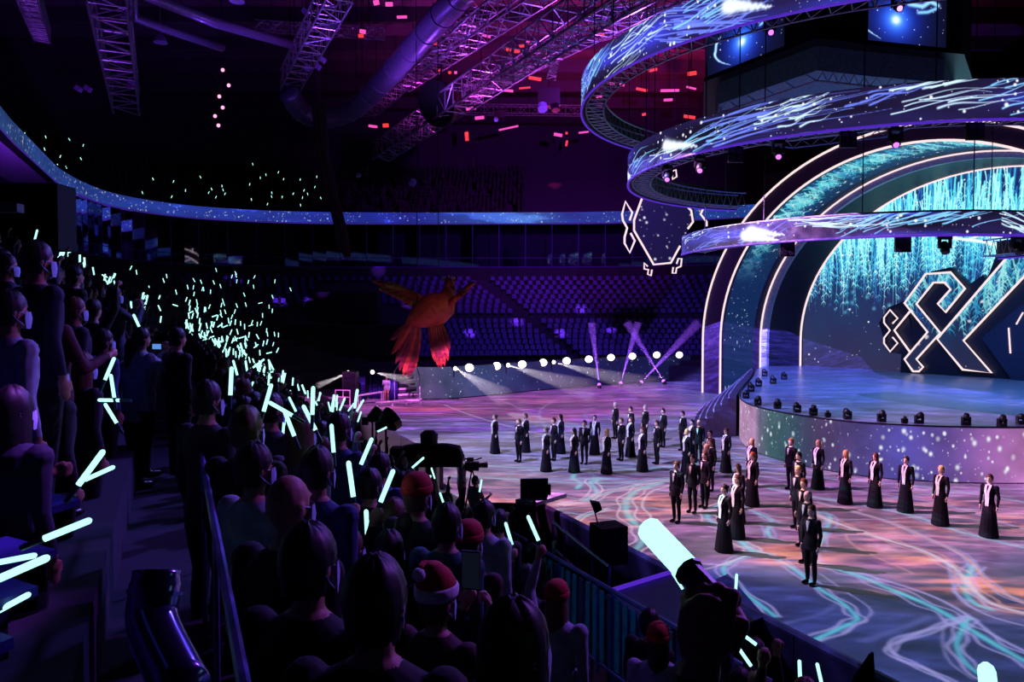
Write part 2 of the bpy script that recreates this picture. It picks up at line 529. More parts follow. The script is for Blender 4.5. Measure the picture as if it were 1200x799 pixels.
for px, w_, c, k, e in (
    ([(945, 648), (962, 661), (985, 668), (1012, 677), (1042, 690), (1085, 708), (1112, 722), (1142, 741), (1172, 759), (1215, 783)], .13, CY, .85, LV),
    ([(975, 664), (1040, 681), (1095, 700), (1135, 722), (1165, 745), (1210, 768)], .07, LV, .7, None),
    ([(873, 640), (903, 652), (927, 665), (960, 690), (985, 706), (1000, 719), (1003, 727), (985, 736), (952, 751), (930, 761), (927, 768), (945, 784), (985, 803)], .085, CY, .8, LV),
    ([(960, 672), (990, 693), (1018, 712), (1016, 724), (985, 742)], .035, LV, .7, None),
    ([(940, 596), (960, 605), (1000, 620), (1040, 633), (1080, 645), (1113, 662), (1128, 676), (1150, 700), (1175, 712), (1215, 722)], .12, CR, .75, OR),
    ([(1140, 662), (1133, 680), (1131, 692), (1140, 706), (1165, 716)], .12, CY, .8, LV),
    ([(955, 588), (1030, 608), (1080, 628), (1130, 652), (1155, 680), (1180, 698), (1215, 712)], .06, OR, .8, LV),
    ([(1110, 660), (1117, 685), (1128, 705), (1160, 722), (1205, 735)], .05, LV, .7, None),
    ([(900, 572), (950, 582), (1000, 590), (1060, 602), (1110, 618), (1150, 630), (1215, 645)], .10, C(150, 205, 215), .7, LV),
    ([(880, 556), (940, 566), (1000, 575), (1100, 590), (1205, 622)], .10, LV, .55, None),
    ([(860, 548), (960, 560), (1080, 570), (1210, 590)], .08, C(140, 200, 215), .55, None),
    ([(1135, 722), (1100, 735), (1058, 749), (1043, 759), (1052, 771), (1085, 785), (1120, 803)], .05, LV, .8, LV),
    ([(1135, 724), (1125, 742), (1121, 758), (1132, 778), (1160, 800)], .075, CY, .7, LV),
    ([(1108, 725), (1104, 750), (1112, 775), (1140, 797)], .03, LV, .7, None),
    ([(845, 590), (829, 602), (834, 612), (857, 625), (874, 640), (885, 648), (903, 653)], .15, CY, .9, CR),
    ([(858, 590), (880, 598), (899, 607), (905, 612), (899, 621), (905, 632), (918, 635)], .09, CY, .75, LV),
    ([(885, 647), (858, 658), (847, 667), (858, 684), (885, 705), (910, 724)], .09, CY, .75, LV),
    ([(812, 671), (850, 660), (882, 648)], .035, CR, .8, None),
    ([(775, 566), (748, 574), (736, 584), (733, 597), (742, 612), (754, 624), (750, 638), (735, 652)], .17, C(130, 205, 205), .85, CR),
    ([(790, 568), (763, 576), (752, 592), (762, 605), (757, 618)], .05, CR, .7, None),
    ([(800, 562), (760, 566), (715, 576), (690, 586), (655, 592)], .12, C(185, 205, 215), .6, CR),
    ([(705, 560), (692, 565), (699, 577), (683, 586)], .13, CY, .75, CR),
    ([(676, 552), (671, 560), (680, 566), (675, 573)], .14, CY, .8, None),
    ([(470, 560), (540, 558), (620, 563), (700, 566), (790, 560), (870, 548)], .12, C(160, 215, 220), .5, LV),
    ([(480, 538), (560, 545), (650, 549), (740, 550), (850, 540)], .13, C(120, 205, 215), .55, LV),
    ([(500, 528), (600, 535), (700, 538), (800, 535), (870, 540)], .12, LV, .5, None),
    ([(520, 474), (545, 484), (590, 498), (650, 512), (740, 524), (830, 528)], .10, C(205, 170, 235), .7, None),
    ([(590, 470), (640, 492), (700, 508), (780, 518)], .07, LV, .6, None),
    ([(655, 466), (632, 482), (645, 505), (690, 520)], .06, LV, .5, None),
    ([(760, 468), (690, 480), (700, 500), (760, 515), (830, 520)], .06, LV, .45, None),
    ([(620, 600), (680, 594), (730, 590)], .05, CR, .5, None),
    ([(660, 625), (680, 606), (715, 596)], .07, CY, .6, CR),
    ([(995, 618), (992, 630), (1010, 645), (1070, 672)], .04, OR, .7, None),
    ([(958, 600), (972, 605), (966, 625), (955, 645)], .11, CY, .7, LV),
    ([(900, 735), (960, 720), (990, 700)], .10, C(80, 90, 165), .5, None),
    ([(1010, 752), (1060, 735), (1090, 722)], .12, C(85, 92, 165), .5, None)):
    stream(px, w_, c, k, e)
for _ in range(60):                                # faint long currents along the middle of the floor
    u, v = 470 + 640 * NP.random(), 520 + 90 * NP.random()
    L = 40 + 90 * NP.random()
    s_ = (NP.random() - 0.25) * 0.32
    stream([(u - L, v - L * s_), (u - L / 3, v - L * s_ / 3 + 3), (u + L / 3, v + L * s_ / 3 - 2), (u + L, v + L * s_)], .03 + .03 * NP.random(),
           (LV, C(125, 190, 215), OR)[_ % 3], .45)
slide *= (1 - ss(55.0, 57.0, yy - 0.66 * np.maximum(0, xx + 5)))[..., None]
slide_img = new_image('projector_slide', slide)

def slide_projector(loc, power):
    ld = bpy.data.lights.new('floor_projector', 'POINT')
    ld.energy = power * 3.0                         # lens factor below is 1 / 3: keeps the mean throw at the stated power
    ld.shadow_soft_size = 0.03
    ld.use_nodes = True
    nt = ld.node_tree
    em = nt.nodes['Emission']
    N = nt.nodes.new
    K = nt.links.new
    g = N('ShaderNodeNewGeometry')
    s = N('ShaderNodeSeparateXYZ')
    K(g.outputs['Incoming'], s.inputs[0])
    def M(op, a, b=None, c=None):
        n = N('ShaderNodeMath')
        n.operation = op
        for i, q in enumerate((a, b, c)):
            if q is None:
                continue
            if isinstance(q, (int, float)):
                n.inputs[i].default_value = q
            else:
                K(q, n.inputs[i])
        return n.outputs[0]
    nz = M('MAXIMUM', M('MULTIPLY', s.outputs[2], -1.0), 0.02)
    fx = M('ADD', M('MULTIPLY', M('DIVIDE', s.outputs[0], nz), loc[2]), loc[0])
    fy = M('ADD', M('MULTIPLY', M('DIVIDE', s.outputs[1], nz), loc[2]), loc[1])
    cx = N('ShaderNodeCombineXYZ')
    K(M('DIVIDE', M('SUBTRACT', fx, SX0), SX1 - SX0), cx.inputs[0])
    K(M('DIVIDE', M('SUBTRACT', fy, SY0), SY1 - SY0), cx.inputs[1])
    t = N('ShaderNodeTexImage')
    t.image = slide_img
    t.extension = 'CLIP'
    K(cx.outputs[0], t.inputs['Vector'])
    K(t.outputs['Color'], em.inputs['Color'])
    # shutter along the barrier, lens evening-out with distance
    lat = M('ADD', M('MULTIPLY', fx, E2.x), M('MULTIPLY', fy, E2.y))
    gate = M('MULTIPLY', M('GREATER_THAN', lat, 8.5), M('GREATER_THAN', nz, 0.03))
    K(M('DIVIDE', gate, M('MULTIPLY', M('POWER', nz, 3.0), 3.0)), em.inputs['Strength'])
    o = bpy.data.objects.new('floor_projector', ld)
    o.location = loc
    col.objects.link(o)
slide_projector((-7.0, 24.0, 17.5), 36000)

# ---- LED contents
def ribbon_picture(w, h, seed):
    rg = np.random.default_rng(seed)
    im = np.ones((h, w, 3), np.float32) * C(34, 28, 74)
    a = smooth_noise(h, w, 1, w / 300, 3)
    im = mix(im, C(58, 60, 205), np.clip((a - 0.50) * 3.4, 0, 1))
    im = mix(im, C(22, 17, 40), np.clip((0.46 - a) * 4, 0, 1))
    x = 0.0
    while x < w:                                   # bundles of flowing strands, each bundle with its own slant
        sl = (-1 if rg.random() < .35 else 1) * (0.05 + 0.5 * rg.random())
        bend = (rg.random() - 0.5) * 40
        L0 = 90 + 200 * rg.random()
        c = (C(130, 205, 255), C(205, 240, 255), C(110, 130, 250))[int(rg.random() * 3)]
        y0 = rg.random() * h
        for _ in range(9 + int(14 * rg.random())):
            xs_, y = x + 110 * rg.random(), y0 + (rg.random() - .5) * h * .9
            L = L0 * (.5 + .7 * rg.random())
            pts = [(xs_ + L * t, y + L * sl * t * 0.6 + bend * t * t + 2.5 * math.sin(7 * t + y)) for t in np.linspace(0, 1, 10)]
            stroke(im, pts, .9 + 1.1 * rg.random() ** 2, c, .65 + .35 * rg.random(), True)
        x += 60 + 130 * rg.random()
    for _ in range(max(2, int(w / 520))):          # comet heads
        x, y = rg.random() * w, h * (0.3 + 0.4 * rg.random())
        for j in range(30):
            dab(im, x + j * 3.6, y - j * 0.7 + rg.random() * 6, 9.5 * (1 - j / 38), C(228, 240, 255), .95)
    for _ in range(int(w * h / 380)):
        dab(im, rg.random() * w, rg.random() * h, 0.7 + 3.6 * rg.random() ** 4, (0.95, 0.97, 1), 1.0, soft=False)
    return im
ribbon_imgs = [new_image('ribbon_content', ribbon_picture(3000, 64, 21)), new_image('ribbon_content', ribbon_picture(2600, 64, 22)), new_image('ribbon_content', ribbon_picture(2000, 48, 23))]

def fascia_picture(w, h, stops, nstars, rmax=2.2):
    im = np.zeros((h, w, 3), np.float32)
    xs = np.linspace(0, 1, w)
    for ch in range(3):
        im[..., ch] = np.interp(xs, [s[0] for s in stops], [s[1][ch] / 255 for s in stops])[None, :]
    im *= (0.8 + 0.4 * smooth_noise(h, w, 2, w / 60, 3))[..., None]
    stars(im, nstars, 0.8, rmax)
    return im

def willow_picture(w, h, seed, dens, floor_frac, base_hi=(20, 42, 92), base_lo=(44, 40, 70)):
    """hanging luminous branches; row 0 of the array is the bottom"""
    rg = np.random.default_rng(seed)
    g = np.linspace(0, 1, h)[:, None]
    im = np.zeros((h, w, 3), np.float32) + C(*base_lo)
    im = mix(im, C(*base_hi), np.clip(np.repeat(g * 1.5, w, 1), 0, 1))
    im = mix(im, C(18, 90, 120), np.clip(smooth_noise(h, w, 3, 9, 3) * 1.9 - 0.7, 0, 1) * np.repeat(g, w, 1))
    env = smooth_noise(4, w, 1, w / 120, 3)[0]
    for _ in range(dens):
        x = rg.random() * w
        top = h * (0.75 + 0.3 * rg.random())
        low = h * (floor_frac + 0.55 * env[int(x) % w] * rg.random() ** 0.7 + 0.30 * (1 - rg.random() ** 0.6))
        if low > top - 20:
            continue
        n = 14
        a, ph = 3 + 9 * rg.random(), rg.random() * 6
        pts = [(x + a * math.sin(ph + 3.2 * t) + 4 * math.sin(ph * 2 + 9 * t), top + (low - top) * t) for t in np.linspace(0, 1, n)]
        c = (C(95, 225, 240), C(60, 170, 215), C(165, 250, 250), C(36, 100, 180))[int(rg.random() * 4)]
        stroke(im, pts, 1.6 + 1.5 * rg.random(), c, .9, True)
        for i in range(2, n - 1):                  # leaves
            for sd in (-1, 1):
                if rg.random() < 0.62:
                    px, py = pts[i]
                    L = 9 + 13 * rg.random()
                    stroke(im, [(px, py), (px + sd * L * 0.45, py - L * 0.45), (px + sd * L * 0.6, py - L)], 1.3, c, .9, True)
    for _ in range(int(dens / 6)):
        dab(im, rg.random() * w, h * (0.3 + 0.7 * rg.random()), 4 + 5 * rg.random(), C(120, 230, 245), .5)
    stars(im, int(w / 4), 1.2, 5.0, (1, .97, .95))
    return im
# ------------------------------------------------------------------ materials
BLACK = mat('black_paint', (14, 14, 18), 0.5)
DARKMETAL = mat('dark_metal', (40, 40, 50), 0.35, 0.8)
TRUSSM = mat('truss_aluminium', (150, 150, 165), 0.35, 0.7)
PLUM = mat('plum_panel', (62, 40, 70), 0.55)
WHITE_LINE = emis('white_led_line', (255, 226, 228), 1.1, False)
RIM_VIOLET = emis('violet_led_line', (84, 40, 200), 0.9, False)

# ------------------------------------------------------------------ setting
fl = MB()
fl.add([(-42, -6, 0), (66, -6, 0), (66, 92, 0), (-42, 92, 0)], [(0, 1, 2, 3)])
floor_m = mat('arena_floor', (150, 148, 156), 0.42, 0.0, 0.08, 1.2, 0.0, 0.35)
struct('floor', fl, floor_m, 'smooth grey arena floor under the projected pattern')
CONC = mat('stand_concrete', (44, 42, 58), 0.8, 0, 0.2, 2.0)
# lower stand: rows below the walkway, the walkway, rows above it
st = MB()
prof = [(5.2, 0.0), (5.2, 1.2)]
for i in range(6):
    l, z = 4.8 - 0.8 * i, 1.2 + 0.5 * i
    prof += [(l + 0.4, z), (l - 0.4, z)]
prof += [(0.4, 4.25), (-0.4, 4.25)]
for k in range(9):
    l, z = -0.8 - 0.8 * k, 4.75 + 0.5 * k
    prof += [(l + 0.4, z), (l - 0.4, z)]
prof += [(-7.7, 8.75), (-7.7, 0)]
st.loft([[SL(s, l, max(0, z - (.4 if z > 0 else 0))) for l, z in prof] for s in (-9, 20, 53)], closed_ring=True)
struct('floor_terrace', st, CONC, 'stepped concrete terrace of the side stand')
# far stand
Gp = [(-28.8, 46), (-33, 56), (-35, 66), (-33.5, 72), (-29.5, 76.5), (-21, 79.6), (-4, 80.2), (12, 79.2), (24, 74), (36, 68)]
Bp = [(-17.2, 50.4), (-17, 55), (-16, 59.5), (-14, 63), (-11.5, 65.5), (-8, 67), (0, 68.6), (10, 69.6), (19, 68), (30, 62)]
Gs = resample(spline([(x, y, 0) for x, y in Gp]), 60)
Bs = resample(spline([(x, y, 0) for x, y in Bp]), 60)
NR = 17
def far_row(i, j, k=0.0):                          # point on far-stand row i (0..NR) at column j
    f = (i + k) / NR
    p = Bs[j].lerp(Gs[j], min(1, f * 0.97))
    return Vector((p.x, p.y, 1.4 + 8.2 * i / NR))
fs = MB()
rings = []
for j in range(60):
    r_ = [Vector((Bs[j].x, Bs[j].y, 0))]
    for i in range(NR):
        a, b = far_row(i, j), far_row(i, j, 1.0)
        r_ += [a, b]
    r_.append(Vector((Gs[j].x, Gs[j].y, 9.6)))
    rings.append(r_)
fs.loft(rings, closed_ring=False)
struct('floor_terrace.001', fs, CONC, 'stepped concrete terrace of the curved far stand')
# wall, glazed boxes, ribbon fascia and upper deck along the line G (extended towards the camera)
GX = [SL(s, -7.9) for s in (-8, 8, 24, 40, 50)] + Gs[6:]
GX = resample(GX, 120)
GL = plen(GX)
def out(i, k):                                     # outward offset of line G
    a, b = GX[max(0, i - 1)], GX[min(len(GX) - 1, i + 1)]
    t = (b - a).normalized()
    n = Vector((-t.y, t.x, 0))
    return GX[i] + n * k
WALLM = mat('stand_wall', (26, 30, 40), 0.8, 0, 0.2, 3)
w = MB()
w.loft([[out(i, .3) + Vector((0, 0, 7.5)), out(i, 0) + Vector((0, 0, 7.5)), out(i, 0) + Vector((0, 0, 10.9)), out(i, .3) + Vector((0, 0, 10.9))] for i in range(120)])
struct('wall_stand', w, WALLM, 'dark wall at the top of the lower stand')
w = MB()
w.loft([[out(i, 3.4) + Vector((0, 0, 10.9)), out(i, 3.1) + Vector((0, 0, 10.9)), out(i, 3.1) + Vector((0, 0, 15.5)), out(i, 3.4) + Vector((0, 0, 15.5))] for i in range(120)])
struct('wall_boxes', w, mat('box_back_wall', (34, 26, 58), 0.6), 'dark back wall behind the glazed boxes')
w = MB()
w.loft([[out(i, .0) + Vector((0, 0, 10.85)), out(i, 3.3) + Vector((0, 0, 10.85)), out(i, 3.3) + Vector((0, 0, 10.95)), out(i, .0) + Vector((0, 0, 10.95))] for i in range(120)])
struct('floor_boxes', w, mat('box_floor', (60, 55, 85), 0.5), 'floor slab of the glazed boxes')
# glazing: one window, frames and panes as children
glass = bpy.data.materials.new('tinted_glass')
glass.use_nodes = True
gn = glass.node_tree
gn.nodes.remove(gn.nodes['Principled BSDF'])
gl, tr, mx, fr = gn.nodes.new('ShaderNodeBsdfGlossy'), gn.nodes.new('ShaderNodeBsdfTransparent'), gn.nodes.new('ShaderNodeMixShader'), gn.nodes.new('ShaderNodeFresnel')
gl.inputs['Roughness'].default_value = 0.03
gl.inputs['Color'].default_value = (0.8, 0.8, 1, 1)
tr.inputs['Color'].default_value = (0.55, 0.55, 0.7, 1)
fr.inputs['IOR'].default_value = 2.6
gn.links.new(fr.outputs[0], mx.inputs[0])
gn.links.new(tr.outputs[0], mx.inputs[1])
gn.links.new(gl.outputs[0], mx.inputs[2])
gn.links.new(mx.outputs[0], gn.nodes['Material Output'].inputs[0])
win = thing('window_1', 'curved band of tall glass panes below the light ribbon', 'window', GX[60])
win['kind'] = 'structure'
del win['category']
MUL = mat('mullion_violet', (90, 70, 150), 0.4, 0.3)
w0_ = next(i for i in range(10, 118) if 600 + 900 * GX[i].x / max(1, GX[i].y) > 66 and GX[i].y > 30)
for i in range(w0_, 118):
    a, b = out(i, 0), out(i + 1, 0)
    MB().add([a + Vector((0, 0, 10.9)), b + Vector((0, 0, 10.9)), b + Vector((0, 0, 15.5)), a + Vector((0, 0, 15.5))], [(0, 1, 2, 3)]).build('pane', glass, win)
    if i % 2 == 0:
        MB().tube([a + Vector((0, 0, 10.9)), a + Vector((0, 0, 15.5))], 0.035, 4).build('mullion', MUL, win)
m_ = MB()
m_.tube([out(i, -.02) + Vector((0, 0, 11.9)) for i in range(w0_, 119)], 0.03, 4)
m_.build('rail', MUL, win)
MB().tube([out(i, -.05) + Vector((0, 0, 10.95)) for i in range(14, 119)], 0.06, 4).build('sill', MUL, win)
# ribbon board along the upper deck
seg = lambda a, b: [(i - a) / (b - a) for i in range(a, b + 1)]
fim = fascia_picture(4200, 26, [(0, (60, 80, 170)), (.35, (50, 90, 160)), (.50, (52, 84, 200)), (.62, (58, 80, 225)), (.70, (48, 60, 205)), (.74, (70, 110, 240)), (.78, (84, 140, 245)), (.80, (40, 80, 205)), (.88, (40, 90, 200)), (1, (60, 90, 220))], 900, 2.1)
rb = thing('ribbon_display', 'long blue ribbon display with white specks on the upper deck edge', 'display', GX[60] + Vector((0, 0, 15.5)))
for a0 in range(8, 119, 3):
    a1 = min(a0 + 3, 119)
    ids = list(range(a0, a1 + 1))
    us = [i / 119 for i in ids]
    MB().sheet([[out(i, -.10) + Vector((0, 0, 15.5)) for i in ids], [out(i, -.14) + Vector((0, 0, 16.6)) for i in ids]], [[(u, 0) for u in us], [(u, 1) for u in us]]).build(
        'display_panel', MATS.setdefault('ribbon_board', screen_mat('ribbon_board', new_image('ribbon_board', np.where(fim.max(2, keepdims=True) > .93, fim, fim * .8)), 0.72, False)), rb)
MB().loft([[out(i, -.08) + Vector((0, 0, z)) if q else out(i, .4) + Vector((0, 0, z)) for z, q in ((15.45, 1), (16.65, 1), (16.65, 0), (15.45, 0))] for i in range(8, 120)]).build('housing', BLACK, rb)
MB().tube([out(i, -.15) + Vector((0, 0, 15.42)) for i in range(8, 119)], 0.05, 4).build('edge_light', emis('edge_violet', (70, 40, 170), 0.6, False), rb)
# soffit and upper deck
w = MB()
w.loft([[out(i, .5) + Vector((0, 0, 15.5)), out(i, 9) + Vector((0, 0, 15.9))] for i in range(120)], closed_ring=False)
struct('ceiling_soffit', w, mat('soffit_panel', (120, 100, 150), 0.7), 'underside of the upper deck, lit violet')
w = MB()
rings = []
for i in range(120):
    r_ = [out(i, .3) + Vector((0, 0, 16.3))]
    for k in range(14):
        r_ += [out(i, .6 + .85 * k) + Vector((0, 0, 16.0 + .52 * k)), out(i, 1.45 + .85 * k) + Vector((0, 0, 16.0 + .52 * k))]
    r_ += [out(i, 12.6) + Vector((0, 0, 33))]
    rings.append(r_)
w.loft(rings, closed_ring=False)
UPM = mat('upper_deck', (36, 26, 44), 0.85)
struct('floor_terrace.002', w, UPM, 'dark stepped upper deck under the roof')
# roof
w = MB()
w.box((10, 50, 31.2), (130, 150, 0.4))
struct('ceiling', w, mat('roof_deck', (58, 38, 60), 0.8, 0, 0.4, .4), 'dark ribbed roof deck of the arena')
for k in range(9):
    b = MB()
    y = 44 + 6.5 * k
    b.box((8, y, 30.4), (110, 0.5, 1.2))
    struct('ceiling_beam' if k == 0 else 'ceiling_beam.%03d' % k, b, mat('roof_beam', (46, 30, 48), 0.6), 'deep dark roof beam')
# outer walls that close the hall
w = MB()
w.box((67, 45, 15.5), (0.4, 112, 32))
struct('wall_right', w, WALLM, 'dark outer wall behind the stage')
w = MB()
w.box((10, 101, 15.5), (116, 0.4, 32))
struct('wall_far', w, WALLM, 'dark outer wall beyond the far stand')
# solid parapet block close to the left of the picture
w = MB()
a, b = P(-60, 230, 21), P(66, 230, 21)
w.box(((a.x + b.x) / 2, 21.5, (P(0, 214, 21).z + P(0, 292, 21).z) / 2), (b.x - a.x, 0.9, P(0, 214, 21).z - P(0, 292, 21).z))
struct('wall_portal', w, mat('green_black_wall', (16, 30, 26), 0.7), 'green-black wall above the stand entrance')
w = MB()
a, b = P(-60, 240, 20), P(24, 240, 20)
w.box(((a.x + b.x) / 2, 20, P(0, 244, 20).z), (b.x - a.x, 0.3, 0.22))
struct('trim_1', w, mat('pale_sign_board', (120, 130, 150), 0.6), 'pale board fixed on the dark entrance wall')

# ------------------------------------------------------------------ barrier, rail, platform by the floor
BARM = mat('barrier_plum', (70, 44, 74), 0.5, 0, 0.12, 3)
bar = thing('barrier', 'plum barrier boards along the near edge of the arena floor', 'barrier', SL(10, 8.35))
s0 = 5.0
pA = P(626, 590, 19.0)
s1 = pA.dot(E1)
npan = 7
for i in range(npan):
    a, b = s0 + (s1 - s0) * i / npan, s0 + (s1 - s0) * (i + 1) / npan - 0.02
    MB().slab([SL(a, 8.28), SL(b, 8.28), SL(b, 8.28, 1.2), SL(a, 8.28, 1.2)], E2 * 0.14).build('board', BARM, bar)
MB().tube([SL(s0, 8.35, 1.22), SL(s1, 8.35, 1.22)], 0.06, 6).build('cap_rail', mat('barrier_cap', (96, 66, 100), 0.45), bar)
MB().slab([SL(s1, 8.36), SL(s1 + .6, 7.2), SL(s1 + .6, 7.2, 1.2), SL(s1, 8.36, 1.2)], E2 * 0.14).build('end_board', BARM, bar)
# far run of the barrier
bar2 = thing('barrier', 'long barrier run beyond the camera crew beside the crowd', 'barrier', SL(38, 8.35))
for i in range(10):
    a, b = s1 + 7.5 + 2.4 * i, s1 + 7.5 + 2.4 * (i + 1) - 0.03
    MB().slab([SL(a, 8.28), SL(b, 8.28), SL(b, 8.28, 1.1), SL(a, 8.28, 1.1)], E2 * 0.14).build('board', BARM, bar2)
cl = MB()
for q in (0,):
    a, b, c, d = P(604, 585, 18.6), P(640, 576, 19.6), P(664, 578, 19.2), P(628, 589, 18.5)
    cl.add([a, b, c, d] + [p - Vector((0, 0, .10)) for p in (a, b, c, d)], [(0, 1, 2, 3), (7, 6, 5, 4), (0, 4, 5, 1), (1, 5, 6, 2), (2, 6, 7, 3), (3, 7, 4, 0)])
tag(cl.build('cover_cloth', mat('white_cloth', (225, 215, 230), 0.8)), 'white cloth laid over the end of the plum barrier', 'cloth')

RAILM = mat('rail_violet_steel', (120, 110, 190), 0.3, 0.7)
TEAL = mat('teal_infill', (50, 120, 150), 0.5)
pit = thing('pit_railing', 'steel railing with teal upright infill bars beside the pit', 'railing', SL(10, 5.6))
ra, rb_ = P(560, 601, 13.6), P(905, 802, 7.0)
rb_ = ra + (P(787, 732, 8.4) - ra) * 1.45
MB().tube([ra, rb_], 0.03, 6).build('top_rail', RAILM, pit)
dn = Vector((0, 0, -1.05))
MB().tube([ra + dn, rb_ + dn], 0.022, 6).build('bottom_rail', RAILM, pit)
for i in range(9):
    p = ra.lerp(rb_, i / 8)
    MB().tube([p, p + dn * 1.12], 0.028, 6).build('post', RAILM, pit)
for i in range(46):
    p = ra.lerp(rb_, (i + .5) / 46)
    if i < 33:
        MB().slab([p + dn * .08 + (rb_ - ra).normalized() * x + Vector((0, 0, z)) for x, z in ((-.055, 0), (.055, 0), (.055, -.92), (-.055, -.92))], E2 * 0.015).build('infill_bar', TEAL if i % 4 else RAILM, pit)
    elif i % 2 == 0:
        MB().tube([p, p + dn], 0.012, 5).build('infill_bar', RAILM, pit)
rail2 = thing('pit_railing', 'low violet-lit rail nearer the plum barrier', 'railing', SL(12, 7.4))
qa, qb = P(648, 612, 15.0), P(714, 664, 11.5)
MB().tube([qa, qb], 0.03, 6).build('top_rail', RAILM, rail2)
for i in range(5):
    p = qa.lerp(qb, i / 4)
    MB().tube([p, Vector((p.x, p.y, 0.0))], 0.025, 6).build('post', RAILM, rail2)
MB().tube([qa - Vector((0, 0, .5)), qb - Vector((0, 0, .5))], 0.02, 6).build('mid_rail', RAILM, rail2)

plat = thing('platform', 'violet-blue low platform below the barrier, with a raised end box', 'platform', SL(8, 6.9))
PLM = mat('platform_blue', (70, 60, 150), 0.4)
pts = [P(716, 694, 10.9), P(800, 668, 12.0), P(858, 700, 10.9), P(770, 742, 9.6)]
zt = sum(p.z for p in pts) / 4
pts = [G(716, 694, zt), G(800, 668, zt), G(862, 702, zt), G(770, 745, zt)]
MB().slab(pts, (0, 0, -zt)).build('deck', PLM, plat)
MB().tube([pts[0] + Vector((0, 0, .03)), pts[1] + Vector((0, 0, .03))], 0.035, 5).build('edge_trim', RIM_VIOLET, plat)
bx = [G(853, 672, 1.25), G(896, 722, 1.25), G(858, 738, 1.25), G(815, 690, 1.25)]
BOXM = mat('box_plum', (66, 48, 96), 0.5)
MB().slab(bx, (0, 0, -1.25)).build('end_box', BOXM, plat)

# floor-side speakers
def speaker_box(loc, w, d, h, rz, label, name='loudspeaker', tilt=0):
    t = thing(name, label, 'speaker', loc, rz)
    me = MB().box((0, 0, h / 2), (w, d, h))
    local_put('cabinet', me.mesh('cabinet', BLACK), t)
    g = MB()
    for i in range(7):
        g.box((0, -d / 2 - .012, h * (i + 1) / 8), (w * .86, .02, h / 22))
    local_put('grille', g.mesh('grille', DARKMETAL), t)
    local_put('handle', MB().tube([(-w / 2 - .01, -.08, h * .6), (-w / 2 - .05, -.05, h * .6), (-w / 2 - .05, .05, h * .6), (-w / 2 - .01, .08, h * .6)], .012, 5).mesh('handle', DARKMETAL), t)
    return t
p = P(713, 655, 12.6)
sp = speaker_box((p.x, p.y, P(713, 658, 12.6).z), .48, .45, .62, R(20), 'black loudspeaker cabinet standing on a low stand at the barrier')
local_put('stand', MB().tube([(0, 0, 0), (0, 0, -sp.location.z)], .05, 8).mesh('stand', DARKMETAL), sp)
# small lamp head on a thin pole above it
t = thing('spotlight_head', 'small black lamp head on a thin pole over the loudspeaker', 'lamp', P(704, 620, 12.6))
a, b = P(703, 622, 12.6), P(697, 600, 12.6)
MB().tube([P(709, 634, 12.6), a, b], .012, 5).build('pole', DARKMETAL, t)
hb = P(698, 593, 12.6)
MB().loft([[hb + Vector((x * k, 0, z)) + Vector((0, yy_, 0)) for x, z in ((-.10, .09), (.07, .06), (.10, -.04), (-.02, -.11))] for k, yy_ in ((1, -.08), (.9, .08))]).build('head', BLACK, t)
# monitor on a stand
t = thing('monitor_screen', 'flat black monitor on a pole stand beyond the barrier end', 'monitor', P(626, 620, 18.2))
c0 = P(626, 572, 18.2)
rz = Matrix.Rotation(R(6), 3, 'Z')
MB().box(c0, (.66, .07, .46), rz).build('screen', BLACK, t)
MB().box(c0 + Vector((.36, 0, -.03)), (.06, .12, .24), rz).build('side_bracket', DARKMETAL, t)
MB().box(c0 + Vector((0, -.03, -.26)), (.62, .05, .05), rz).build('lower_bar', mat('pale_bar', (170, 160, 175), .4), t)
MB().tube([c0 - Vector((0, 0, .25)), Vector((c0.x, c0.y, 0))], .035, 6).build('pole', DARKMETAL, t)
MB().box((c0.x, c0.y, .03), (.7, .7, .06)).build('base', DARKMETAL, t)

# ------------------------------------------------------------------ stage
sp_ = [(30, 62), (23.5, 63.5), (18.9, 58.2), (15.4, 48.9), (13.1, 42.8), (11.2, 37.5), (10.55, 34.0), (10.9, 31.4), (11.8, 29.4), (13.0, 28.0), (14.4, 27.3), (16.4, 26.9), (19, 27.0), (24, 28.5), (32, 33), (39, 41), (42, 50)]
SE = spline([(x, y, 0) for x, y in sp_], 6)
SZ = 2.0
stage = thing('stage', 'big round stage with blue-lit top and speckled LED front', 'stage', (25, 42, 0))
deck = MB()
deck.slab([Vector((p.x, p.y, SZ - .12)) for p in SE], (0, 0, .12))
deck.build('deck', mat('stage_deck', (104, 118, 150), 0.28, 0, .18, .5, 0, .5), stage)
FIL = plen(SE)
i0 = 30
front = resample(SE[i0:-6], 60)
fi = fascia_picture(2600, 90, [(0, (205, 155, 195)), (.105, (200, 150, 196)), (.118, (95, 95, 118)), (.14, (24, 84, 82)), (.17, (26, 72, 82)), (.205, (82, 62, 114)), (.24, (78, 68, 134)), (.275, (90, 84, 186)), (.31, (116, 88, 176)), (.34, (168, 108, 188)), (.38, (212, 138, 208)), (1, (150, 100, 190))], 950, 5.2)
FASC = screen_mat('stage_front_led', new_image('stage_front_led', np.where(fi.min(2, keepdims=True) > .8, fi, fi * .9)), 0.95)
for k in range(0, 59, 2):
    ids = [k, k + 1, min(k + 2, 59)]
    o3 = [Vector((front[i].x, front[i].y, 0)) for i in ids]
    us = [i / 59 for i in ids]
    cen = Vector((25, 42, 0))
    o3 = [p + (p - cen).normalized() * .06 for p in o3]
    MB().sheet([[p + Vector((0, 0, .04)) for p in o3], [p + Vector((0, 0, SZ - .05)) for p in o3]], [[(u, 0) for u in us], [(u, 1) for u in us]]).build('led_panel', FASC, stage)
bk = MB()
bk.loft([[Vector((p.x, p.y, .02)), Vector((p.x, p.y, SZ - .12))] for p in SE], closed_ring=False)
bk.build('skirt', BLACK, stage)
tr_ = MB()
